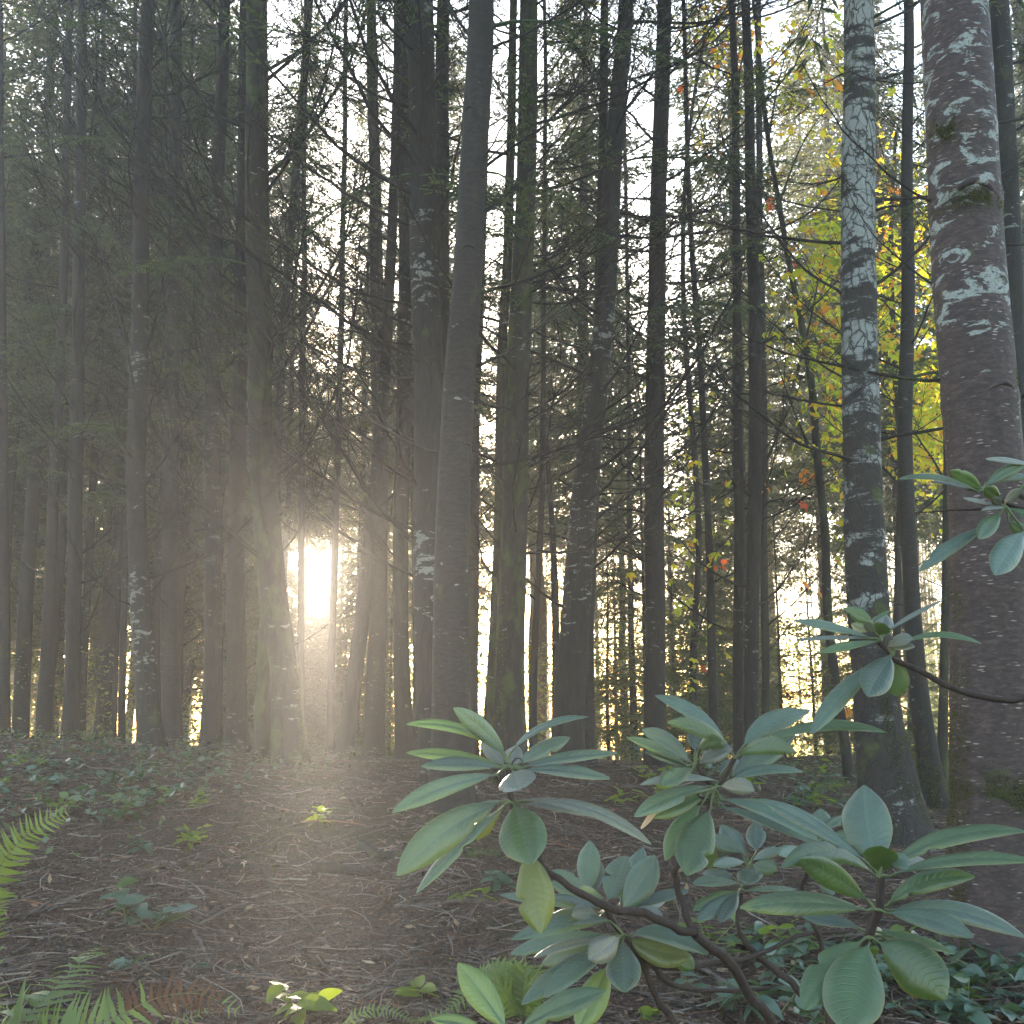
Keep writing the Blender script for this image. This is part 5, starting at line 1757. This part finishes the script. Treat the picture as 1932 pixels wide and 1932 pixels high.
# ------------------------------------------------------------------ ground plants one can point at
PL = [
    ('salal_plant', 'sunlit salal sprig with shining leaves in the middle of the bare ground, left half', (238, 1745), 3, 5, 0.22, 1.35, SALAL, 0.1),
    ('oregon_grape', 'low oregon grape with toothed blue-green leaves right of the sunlit salal sprig', (290, 1755), 3, 5, 0.12, 1.5, GRAPE, 0.18),
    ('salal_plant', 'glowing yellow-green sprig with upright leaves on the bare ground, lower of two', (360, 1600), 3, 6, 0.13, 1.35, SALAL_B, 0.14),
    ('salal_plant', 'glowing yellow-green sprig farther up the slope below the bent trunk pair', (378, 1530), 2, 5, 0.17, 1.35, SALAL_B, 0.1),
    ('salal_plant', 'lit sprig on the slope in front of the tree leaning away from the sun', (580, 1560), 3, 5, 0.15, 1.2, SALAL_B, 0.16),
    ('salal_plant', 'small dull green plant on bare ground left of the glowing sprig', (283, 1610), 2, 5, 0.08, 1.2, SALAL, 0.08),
    ('salal_plant', 'broad-leaved yellow-green plant at the bottom edge right of the ferns', (562, 1935), 3, 4, 0.14, 1.7, SALAL_B, 0.12),
    ('salal_plant', 'yellow-green seedling with four leaves beside the tiny fern', (796, 1905), 1, 5, 0.07, 1.5, SALAL_B, 0.03),
    ('salal_plant', 'pale yellow-green seedling below the big rhododendron leaf on bare ground', (893, 1705), 2, 4, 0.07, 1.4, SALAL_B, 0.08),
    ('salal_plant', 'grey-green plant on bare ground just left of the hanging yellow leaf', (945, 1680), 3, 5, 0.12, 1.2, SALAL, 0.1),
    ('oregon_grape', 'fallen-over oregon grape leaf cluster above the low brown fern', (255, 1815), 1, 5, 0.05, 1.5, GRAPE, 0.2),
    ('salal_plant', 'single blue-green leaf pair lying beside the curved sticks at the lower left', (345, 1832), 1, 2, 0.03, 1.4, SALAL, 0.05),
    ('salal_plant', 'young green sprig under the drooping rhododendron leaf at the bottom right', (1250, 1930), 2, 4, 0.06, 1.1, SALAL_B, 0.06),
    ('salal_plant', 'upright grey-leaved plant with white stems in front of the big red trunk', (1905, 1760), 4, 6, 0.42, 1.35, SALAL, 0.25),
]
for i, (nm, lb, px, ns, nl, h_, sc_, pool, sp) in enumerate(PL):
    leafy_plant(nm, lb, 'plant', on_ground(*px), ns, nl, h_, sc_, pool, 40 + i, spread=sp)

# salal carpet on the mound at the left: the nearest plants singly, the rest as one mass
gs = np.random.default_rng(53)
cnt = 0
for i in range(58):
    px, py = gs.uniform(-60, 430) * 1.0, gs.uniform(1412, 1550)
    if px > 430 - (py - 1412) * 1.1 and gs.random() < 0.85:
        continue
    x, y = on_ground(px, py)
    leafy_plant('salal_plant', 'pale blue-green salal plant in the carpet on the mound at the left', 'plant', (x, y), 3, 5, gs.uniform(0.06, 0.18), gs.uniform(0.75, 1.25), SALAL if gs.random() < 0.85 else GREENL, 1000 + i, 'salal carpet on the mound at the left', spread=0.2)
for i in range(44):
    px, py = gs.uniform(1330, 1990), gs.uniform(1790, 1960)
    x, y = on_ground(px, py)
    leafy_plant('salal_plant', 'low salal plant among twigs under the rhododendron at the lower right', 'plant', (x, y), 3, 5, gs.uniform(0.05, 0.16), gs.uniform(0.9, 1.5), SALAL if gs.random() < 0.8 else GREENL, 1200 + i, 'salal under the rhododendron', spread=0.18)
for i in range(26):
    px, py = gs.uniform(1150, 1560), gs.uniform(1440, 1530)
    x, y = on_ground(px, py)
    leafy_plant('salal_plant', 'small leafy plant in the lit ground cover behind the right-hand rhododendron whorl', 'plant', (x, y), 3, 5, gs.uniform(0.12, 0.3), gs.uniform(1.1, 1.7), SALAL if gs.random() < 0.6 else SALAL_B, 1300 + i, 'plants in the lit ground cover', spread=0.25)

gc = MB()
n = 9000
cx = np.r_[gs.uniform(-8.5, -1.6, n // 2), gs.uniform(-1, 9.5, n // 2)]
cyy = np.r_[gs.uniform(6.4, 17, n // 2), gs.uniform(10.5, 24, n // 2)]
dn = fbm(np.c_[cx * 0.8, cyy * 0.8, np.zeros(n)], 3)
edge = np.r_[(-1.6 - cx[:n // 2]) * 0.12 - 0.25, (cx[n // 2:] - 1.0) * 0.1 - 0.22]
keep = dn + edge > 0.02
cx, cyy = cx[keep], cyy[keep]
n = len(cx)
hh = gs.random(n) ** 1.4 * 0.17
C_ = np.c_[cx, cyy, ground_z(cx, cyy) + hh]
L_ = gs.uniform(0.04, 0.1, n)
gc.add(*diamonds(C_, unit(gs.normal(0, 1, (n, 3)) * np.array([1, 1, 0.4])), unit(gs.normal(0, 0.5, (n, 3)) + np.array([0, 0, 1.0])), L_, L_ * 0.55))
M['cover'] = island_leaf_material('ground_cover_leaves', [(0, (0.016, 0.03, 0.016)), (0.6, (0.035, 0.058, 0.034)), (1, (0.06, 0.08, 0.045))], [(0, (0.06, 0.1, 0.02)), (1, (0.16, 0.2, 0.03))], 0.3, 0.4, 0.5)
co = gc.build('ground_cover', M['cover'], smooth=False)
tag(co, 'low leafy ground cover on the mound and in the lit ground on the right', 'ground cover', kind='stuff')

# ------------------------------------------------------------------ litter on the forest floor
lt = MB()
g = np.random.default_rng(67)


def scatter(n, ymin=2.2, ymax=17, power=2.0):
    yy = ymin + (ymax - ymin) * g.random(n) ** power
    xx = g.uniform(-0.6, 0.6, n) * (yy + 1.0)
    return xx, yy


n = 32000
xx, yy = scatter(n, 2.2, 17, 1.7)
L_ = 0.05 + 0.4 * g.random(n) ** 2
az = g.uniform(0, 2 * PI, n)
k = 5
q = np.linspace(-0.5, 0.5, k)
curv = g.normal(0, 0.11, n)
px_ = xx[:, None] + np.cos(az)[:, None] * q[None] * L_[:, None] - np.sin(az)[:, None] * (q[None] ** 2 * curv[:, None] * 4) * L_[:, None]
py_ = yy[:, None] + np.sin(az)[:, None] * q[None] * L_[:, None] + np.cos(az)[:, None] * (q[None] ** 2 * curv[:, None] * 4) * L_[:, None]
pz_ = ground_z(px_, py_) + (g.random((n, 1)) ** 2) * 0.035 + g.normal(0, 0.15, (n, 1)) * q[None] * L_[:, None] * 0.6 + 0.004
rr = (0.0011 + 0.0046 * g.random(n) ** 2.4)[:, None] * np.linspace(1.2, 0.6, k)[None]
lt.add(*tubes(np.stack([px_, py_, pz_], -1), rr, 3))
lo = lt.build('twig_litter', M['litter'])
tag(lo, 'tangled dead twigs and needles covering the forest floor', 'twigs', kind='stuff')

nl_ = MB()
n = 130000
xx, yy = scatter(n, 2.6, 14, 1.7)
C_ = np.c_[xx, yy, ground_z(xx, yy) + 0.006 + g.random(n) ** 2 * 0.02]
L_ = g.uniform(0.02, 0.06, n)
nl_.add(*diamonds(C_, unit(np.c_[g.normal(0, 1, (n, 2)), g.normal(0, 0.15, n)]), unit(g.normal(0, 0.4, (n, 3)) + np.array([0, 0, 1.0])), L_, L_ * 0.1 + 0.0016))
n = 22000
xx, yy = scatter(n, 2.4, 15, 1.7)
C_ = np.c_[xx, yy, ground_z(xx, yy) + 0.01 + g.random(n) ** 2 * 0.02]
L_ = 0.015 + 0.06 * g.random(n) ** 2
nl_.add(*diamonds(C_, unit(np.c_[g.normal(0, 1, (n, 2)), g.normal(0, 0.3, n)]), unit(g.normal(0, 0.45, (n, 3)) + np.array([0, 0, 1.0])), L_, L_ * g.uniform(0.3, 0.7, n)))
no = nl_.build('needle_litter', M['flake'], smooth=False)
tag(no, 'brown needles, bark flakes and leaf scraps on the forest floor', 'litter', kind='stuff')

ms = MB()
n = 30000
xx, yy = scatter(n, 2.4, 16, 1.5)
dn = fbm(np.c_[xx * 1.1, yy * 1.1, np.full(n, 4.2)], 3)
keep = dn > 0.2 - 0.12 * (xx > 0.8)
xx, yy = xx[keep], yy[keep]
n = len(xx)
C_ = np.c_[xx, yy, ground_z(xx, yy)]
L_ = g.uniform(0.012, 0.035, n)
ms.add(*diamonds(C_, unit(g.normal(0, 0.6, (n, 3)) + np.array([0, 0, 1.0])), unit(g.normal(0, 1, (n, 3))), L_, L_ * 0.35))
mo = ms.build('moss_cover', M['moss'], smooth=False)
tag(mo, 'patches of green moss on the forest floor', 'moss', kind='stuff')

# sticks and logs that stand out
STK = [
    ('fallen_stick', 'long curved pale stick at the lower left, forking toward the fern', [(365, 1770), (378, 1800), (400, 1830), (440, 1855), (490, 1880)], 0.008),
    ('fallen_stick', 'thin bent twig standing beside the long curved pale stick', [(402, 1780), (410, 1800), (408, 1825), (398, 1842)], 0.004),
    ('fallen_stick', 'straight dark stick on the slope under the leaning tree by the sun', [(640, 1475), (690, 1480), (740, 1488)], 0.012),
    ('fallen_stick', 'long thin stick running across the bare ground left of the big leaf', [(180, 1765), (250, 1735), (330, 1722), (400, 1735)], 0.006),
    ('fallen_stick', 'long pale stick lying across the ground below the sun streak', [(375, 1750), (450, 1722), (530, 1710), (600, 1712)], 0.007),
    ('fallen_stick', 'thin pale stick along the bottom, left of the large foreground leaves', [(680, 1898), (760, 1875), (850, 1862)], 0.006),
    ('fallen_stick', 'dark crooked stick near the bottom middle', [(690, 1890), (720, 1850), (780, 1815), (840, 1790)], 0.005),
    ('fallen_stick', 'stick pointing at the hanging yellow leaf from the left', [(830, 1690), (900, 1665), (1000, 1650)], 0.006),
    ('fallen_stick', 'straight stick under the hanging yellow leaf', [(760, 1722), (850, 1712), (960, 1700), (1040, 1690)], 0.007),
    ('fallen_stick', 'mossy stick under the drooping leaf pair at the bottom right', [(1390, 1880), (1330, 1850), (1260, 1820)], 0.01),
    ('fallen_stick', 'crossing stick on bare ground at the left, below the blue-green seedling', [(40, 1745), (120, 1700), (160, 1690)], 0.006),
    ('fallen_stick', 'dark stick across the lower left corner above the ferns', [(20, 1815), (90, 1790), (170, 1780)], 0.007),
    ('fallen_log', 'short dark rotten log on the ground left of the sun streak', [(680, 1614), (720, 1622), (752, 1624)], 0.035),
    ('fallen_log', 'short mossy log behind the big drooping rhododendron leaf', [(878, 1622), (910, 1626), (945, 1622)], 0.03),
    ('fallen_log', 'dark rotten log half sunk below the sun streak', [(590, 1648), (640, 1656), (700, 1660)], 0.035),
]
for i, (nm, lb, pp_, rad) in enumerate(STK):
    W_ = []
    for (a, b) in pp_:
        x, y = on_ground(a, b)
        W_.append([x, y, gz(x, y) + rad * (0.3 if 'log' in nm else 1.0) + 0.012])
    W_ = np.array(W_)
    root = W_.mean(0)
    A = catmull(W_, 24)
    A[:, 2] += 0.01 * fbm(np.c_[np.arange(24) * 0.5, np.full(24, i * 3.1), np.zeros(24)], 2)
    mb = MB()
    mb.add(*tubes((A - root)[None], (rad * np.linspace(1.1, 0.65, 24) * (1 + 0.15 * fbm(np.c_[np.arange(24) * 0.7, np.full(24, i * 1.7), np.zeros(24)], 2)))[None], 9))
    if 'log' not in nm:
        gg = np.random.default_rng(i)
        tw = []
        for _ in range(3):
            s = gg.integers(5, 20)
            dv = unit(np.array([gg.normal(), gg.normal(), 0.25])) * gg.uniform(0.08, 0.2)
            tw.append(A[s] - root + np.linspace(0, 1, 4)[:, None] * dv)
        mb.add(*tubes(np.array(tw), rad * 0.4 * np.linspace(1, 0.5, 4)[None] * np.ones((3, 1)), 5))
    o = mb.build(nm, M['litter' if 'log' not in nm else 'bark_mossy'], loc=root)
    tag(o, lb, 'stick' if 'log' not in nm else 'log', 'fallen sticks' if 'log' not in nm else 'fallen logs')

# mushroom
mx_, my_ = on_ground(460, 1645)
mr_ = np.array([mx_, my_, gz(mx_, my_)])
mush = empty('mushroom', mr_)
tag(mush, 'small pale mushroom standing on the bare ground left of the sun streak', 'mushroom')
prof = 0.6 * np.array([(0.0, 0.062), (0.012, 0.061), (0.024, 0.055), (0.031, 0.046), (0.032, 0.041), (0.026, 0.041), (0.008, 0.044)])
a = np.arange(16) * 2 * PI / 16
V = np.stack([prof[:, None, 0] * np.cos(a)[None], prof[:, None, 0] * np.sin(a)[None], np.broadcast_to(prof[:, None, 1], (7, 16))], -1)
idx = np.arange(7 * 16).reshape(7, 16)
mb = MB()
mb.add(V.reshape(-1, 3), np.stack([idx[:-1], np.roll(idx[:-1], -1, 1), np.roll(idx[1:], -1, 1), idx[1:]], -1).reshape(-1, 4)).build('cap', M['mushroom'], mush)
mb = MB()
mb.add(*tubes(0.6 * np.array([[0, 0, -0.01], [0.001, 0, 0.015], [0.0, 0, 0.03], [0, 0, 0.046]])[None], 0.6 * np.array([[0.009, 0.0075, 0.007, 0.0075]]), 10)).build('stalk', M['mushroom'], mush)

# ------------------------------------------------------------------ maples with autumn leaves


def maple_leaf(mat, seed):
    g = np.random.default_rng(seed)
    ang, rad = [], []
    for k, (th, ln) in enumerate([(-2.35, 0.42), (-1.45, 0.8), (-0.72, 0.95), (0, 1.05), (0.72, 0.95), (1.45, 0.8), (2.35, 0.42)]):
        ang += [th - 0.2, th, th + 0.2]
        rad += [ln * 0.62, ln, ln * 0.62]
    ang, rad = np.array(ang), np.array(rad) * 0.5
    o = np.argsort(ang)
    ang, rad = ang[o], rad[o]
    x, y = np.cos(ang) * rad + 0.05, np.sin(ang) * rad
    z = -0.35 * (x ** 2 + y ** 2) + g.normal(0, 0.02, len(x))
    V = np.vstack([[0.0, 0, 0], np.c_[x, y, z]])
    n = len(x)
    Ff = np.array([(0, i + 1, i + 2) for i in range(n - 1)])
    return MB().add(V, Ff).mesh('leaf', M[mat], smooth=False)


ML = {k: [maple_leaf('maple_' + k, 700 + i) for i in range(3)] for k in ('orange', 'red', 'yellow', 'lime')}
gm = np.random.default_rng(83)


def maple(name, label, d, pts, clusters, limbs, top=None, bark='bark_mossy', mass=0, massbox=None):
    C, Rr = trunk_axis(pts, d, top)
    root = C[0].copy()
    root[2] = gz(root[0], root[1])
    e = empty(name, root)
    tag(e, label, 'tree')
    mb = MB()
    V, Fq, c, r = trunk_mesh(mb, C, Rr, 16, 0.1, seed=3.3 + d)
    mb.add(V - root, Fq).build('trunk', M[bark], e)
    lp = []
    for l in limbs:
        A = catmull(np.array([P(x, y, d + dz) for x, y, dz in l]), 14)
        m2 = MB()
        m2.add(*tubes((A - root)[None], np.linspace(0.022, 0.005, 14)[None], 6)).build('branch', M['twig'], e)
        lp.append(A)
    allp = np.vstack(lp + [c])
    for (x, y, sx, sy, n, kind) in clusters:
        for i in range(n):
            p = P(x + gm.normal(0, sx), y + gm.normal(0, sy), d + gm.normal(0, 0.9))
            dv = unit(np.array([gm.normal(), gm.normal(), -0.5]))
            nm = np.array([gm.normal(0, 0.6), -0.7, 0.6])
            pool = ML[kind]
            put('leaf', pool[gm.integers(3)], e, root, p, dv, nm, gm.uniform(0.16, 0.3))
        # twig joining the cluster to the nearest limb
        q = P(x, y, d)
        nb = allp[np.argmin(np.linalg.norm(allp - q, axis=1) + 0.4 * np.maximum(0, allp[:, 2] - q[2]))]
        A = catmull(np.array([nb, (nb + q) / 2 + np.array([0, 0, 0.12]), q]), 8)
        m2 = MB()
        m2.add(*tubes((A - root)[None], np.linspace(0.009, 0.003, 8)[None], 4)).build('twig', M['twig'], e)
    if mass:
        Cs = []
        for (x, y, sx, sy, n) in massbox:
            for i in range(n * 2):
                Cs.append(P(x + gm.normal(0, sx), y + gm.normal(0, sy), d + gm.normal(0, 1.3)))
        Cs = np.array(Cs)
        n = len(Cs)
        L_ = gm.uniform(0.13, 0.27, n)
        m3 = MB()
        D_ = unit(gm.normal(0, 1, (n, 3)) + np.array([0, 0, -0.5]))
        N_ = unit(gm.normal(0, 0.6, (n, 3)) + np.array([0, -0.6, 0.6]))
        S_ = unit(np.cross(D_, N_))
        for an, sc_ in ((0, 1.0), (0.9, 0.85), (-0.9, 0.85)):
            m3.add(*diamonds(Cs - root, D_ * math.cos(an) + S_ * math.sin(an), N_, L_ * sc_ * 0.62, L_ * 0.3))
        o = m3.build('foliage', M['maple_mass'], e, smooth=False)
        o['kind'] = 'stuff'
    return e


maple('vine_maple', 'slender curving maple with sparse orange leaves left of the white lichen trunk', 14.5,
      [(1606, 1482, 24), (1597, 1420, 20), (1586, 1350, 18), (1571, 1260, 17), (1561, 1150, 17), (1557, 1000, 16), (1541, 860, 15), (1530, 740, 14), (1519, 650, 13), (1497, 530, 11), (1470, 383, 10), (1450, 260, 9), (1432, 100, 8), (1420, 0, 6)],
      [(1480, 235, 14, 12, 7, 'yellow'), (1555, 160, 18, 14, 8, 'orange'), (1540, 250, 30, 12, 10, 'yellow'), (1450, 70, 25, 25, 8, 'orange'), (1500, 60, 25, 20, 8, 'yellow'), (1440, 385, 12, 12, 4, 'red'), (1530, 500, 20, 14, 3, 'red'), (1565, 570, 18, 30, 7, 'orange'), (1565, 640, 10, 12, 5, 'orange'), (1520, 890, 10, 10, 5, 'orange'), (1442, 922, 6, 6, 3, 'orange'), (1528, 940, 10, 10, 2, 'red'), (1520, 1100, 18, 10, 2, 'orange'), (1430, 475, 10, 20, 5, 'lime'), (1460, 330, 14, 8, 5, 'yellow'), (1600, 1345, 10, 8, 3, 'orange'), (1500, 830, 40, 60, 7, 'lime')],
      [[(1505, 700, 0), (1530, 600, -0.3), (1550, 500, -0.5), (1580, 430, -0.8)], [(1470, 383, 0), (1510, 280, 0.2), (1560, 200, 0.2)], [(1540, 870, 0), (1500, 780, -0.3), (1450, 640, -0.6)], [(1450, 260, 0), (1470, 150, 0.4), (1500, 40, 0.6)]], top=None, mass=1,
      massbox=[(1520, 120, 60, 60, 60), (1560, 700, 30, 120, 90), (1500, 560, 40, 90, 50), (1560, 480, 24, 60, 60)])
maple('bigleaf_maple', 'maple with glowing yellow-green leaves behind the white lichen trunk and the red one', 18.5,
      [(1690, 1440, 17), (1692, 1200, 16), (1700, 900, 14), (1690, 700, 12), (1680, 450, 9), (1690, 250, 6)],
      [(1745, 850, 22, 32, 34, 'yellow'), (1755, 750, 20, 40, 30, 'lime'), (1695, 700, 12, 60, 14, 'lime'), (1670, 620, 14, 60, 20, 'lime'), (1680, 480, 16, 50, 16, 'lime'), (1690, 360, 16, 40, 10, 'orange'), (1580, 780, 14, 40, 12, 'yellow'), (1760, 560, 24, 60, 12, 'lime'), (1585, 400, 16, 60, 10, 'lime'), (1905, 300, 20, 60, 8, 'orange'), (1915, 700, 10, 60, 6, 'orange')],
      [[(1700, 950, 0), (1725, 870, -0.3), (1760, 780, -0.5), (1790, 700, -0.7)], [(1690, 700, 0), (1640, 620, 0.2), (1590, 560, 0.3)], [(1690, 720, 0), (1740, 640, -0.3), (1790, 560, -0.4)], [(1682, 480, 0), (1640, 420, 0.2), (1590, 390, 0.2)]], mass=1, bark='bark_brown',
      massbox=[(1750, 800, 28, 70, 330), (1680, 560, 26, 130, 230), (1580, 620, 24, 170, 150), (1750, 480, 28, 120, 110), (1600, 330, 40, 60, 60)])
maple('vine_maple', 'thin maple high up with orange leaves between the near-black trunk and the slender pair', 17,
      [(1311, 1440, 15), (1309, 1250, 13), (1318, 1000, 12), (1300, 740, 10), (1288, 500, 9), (1300, 260, 7), (1330, 60, 5)],
      [(1340, 45, 30, 35, 18, 'orange'), (1395, 100, 14, 20, 9, 'orange'), (1325, 268, 10, 7, 5, 'yellow'), (1330, 280, 16, 8, 6, 'orange'), (1290, 180, 10, 20, 3, 'red'), (1392, 135, 8, 8, 3, 'red'), (1318, 1260, 5, 5, 3, 'red'), (1360, 1066, 7, 5, 4, 'red'), (1300, 1150, 30, 14, 7, 'lime'), (1326, 1190, 8, 6, 3, 'orange'), (1300, 960, 20, 30, 6, 'lime')],
      [[(1300, 260, 0), (1340, 180, -0.3), (1395, 100, -0.4)], [(1305, 1250, 0), (1330, 1150, -0.2), (1360, 1066, -0.3)]], mass=1, bark='bark_brown',
      massbox=[(1350, 60, 50, 50, 60), (1300, 1000, 40, 160, 60)])

# ------------------------------------------------------------------ moss sleeves and branch scars on trunks


def moss_sleeve(tr, az0, az1, z0, z1, n, seed, L0=0.02):
    e, root, c, r = tr
    g = np.random.default_rng(seed)
    z = z0 + (z1 - z0) * g.random(n) ** 1.5
    a = R(az0) + (R(az1) - R(az0)) * g.random(n)
    if z1 - z0 < 0.3:        # a tuft rather than a sleeve
        z = (z0 + z1) / 2 + g.normal(0, (z1 - z0) / 4.5, n)
        a = (R(az0) + R(az1)) / 2 + g.normal(0, (R(az1) - R(az0)) / 4.5, n)
    keep = fbm(np.c_[a * 2.6, z * 9, np.full(n, seed * 1.0)], 3) + 0.35 - 0.5 * (z - z0) / (z1 - z0) > 0
    z, a = z[keep], a[keep]
    n = len(z)
    cx = np.interp(z, c[:, 2], c[:, 0])
    cyy = np.interp(z, c[:, 2], c[:, 1])
    rr = np.interp(z, c[:, 2], r)
    nr = np.c_[np.cos(a), np.sin(a), np.zeros(n)]
    C_ = np.c_[cx, cyy, z] + nr * (rr * 1.0)[:, None]
    L_ = L0 * g.uniform(0.5, 1.6, n)
    mb = MB()
    mb.add(*diamonds(C_ - root, unit(nr + g.normal(0, 0.7, (n, 3)) + np.array([0, 0, -0.3])), unit(g.normal(0, 1, (n, 3))), L_, L_ * 0.5))
    mb.build('moss', M['moss'], e, smooth=False)


zb = lambda t: float(t[1][2])
moss_sleeve(TV, -100, 80, zb(TV), zb(TV) + 1.25, 14000, 1, 0.014)
moss_sleeve(TV, 90, 270, zb(TV), zb(TV) + 0.35, 4000, 2, 0.012)
moss_sleeve(TU, 60, 260, zb(TU), zb(TU) + 1.1, 6000, 3, 0.016)
moss_sleeve(TU, -120, 60, zb(TU), zb(TU) + 0.5, 5000, 4, 0.016)
moss_sleeve(TR, 150, 215, zb(TR), zb(TR) + 1.9, 9000, 5, 0.008)
moss_sleeve(TR, -180, 0, zb(TR) + 0.62, zb(TR) + 0.85, 4000, 6, 0.008)
moss_sleeve(TB, -40, 140, zb(TB), zb(TB) + 1.1, 6000, 7, 0.014)
moss_sleeve(TM, 100, 260, zb(TM), zb(TM) + 2.2, 6000, 8, 0.012)
for k, (zr, a0, a1) in enumerate([(4.0, -170, -20), (4.42, -175, -100), (2.42, -55, 5), (1.9, -60, 10), (3.0, -40, 0)]):
    moss_sleeve(TR, a0, a1, zr - 0.1, zr + 0.1, 3000, 20 + k, 0.008)


def scar(tr, z, az, size, mat):
    """brow-shaped fold of bark where a branch was shed, with the stub below it"""
    e, root, c, r = tr
    p, rad = axis_at(c, r, z)
    q = np.linspace(-1, 1, 15)
    aa = R(az) + q * size / rad
    zz = z + size * 0.55 * (1 - np.abs(q) ** 1.6) - size * 0.3
    path = np.c_[p[0] + np.cos(aa) * rad * 1.0, p[1] + np.sin(aa) * rad * 1.0, zz]
    mb = MB()
    mb.add(*tubes((path - root)[None], (size * 0.16 * (1 - np.abs(q) ** 2.5) + 0.002)[None], 8))
    mb.build('branch_scar', M[mat], e)


for z_, az_, s_ in [(1.05, -60, 0.06), (2.38, -70, 0.1), (1.75, -40, 0.07), (2.95, -75, 0.09), (4.05, -100, 0.13), (3.55, -55, 0.06)]:
    scar(TR, z_, az_, s_, 'bark_red')
for z_, az_, s_ in [(2.85, -100, 0.06), (3.8, -80, 0.06), (4.9, -110, 0.06), (6.0, -70, 0.06)]:
    scar(TV, z_, az_, s_, 'bark_white')
for z_, az_, s_ in [(3.95, -100, 0.06), (4.35, -60, 0.05), (5.05, -90, 0.06), (5.7, -50, 0.05), (6.3, -120, 0.06), (3.4, -40, 0.05)]:
    scar(TC, z_, az_, s_, 'bark_brown')

# ------------------------------------------------------------------ morning haze
hz = MB()
x0, x1, y0, y1, z0, z1 = -70, 70, -20.5, 95.5, -11.8, 28.8
V = [(x, y, z) for z in (z0, z1) for y in (y0, y1) for x in (x0, x1)]
hz.add(V, [(0, 2, 3, 1), (4, 5, 7, 6), (0, 1, 5, 4), (2, 6, 7, 3), (0, 4, 6, 2), (1, 3, 7, 5)])
hm_, nt, N, L = new_mat('morning_haze')
pv = N.new('ShaderNodeVolumePrincipled')
pv.inputs['Color'].default_value = (0.95, 0.95, 0.95, 1)
pv.inputs['Density'].default_value = 0.003
pv.inputs['Anisotropy'].default_value = 0.56
o = N.new('ShaderNodeOutputMaterial')
L.new(pv.outputs[0], o.inputs['Volume'])
haze = hz.build('haze', hm_, smooth=False)
tag(haze, 'thin pale morning haze filling the wood', 'haze', kind='stuff')
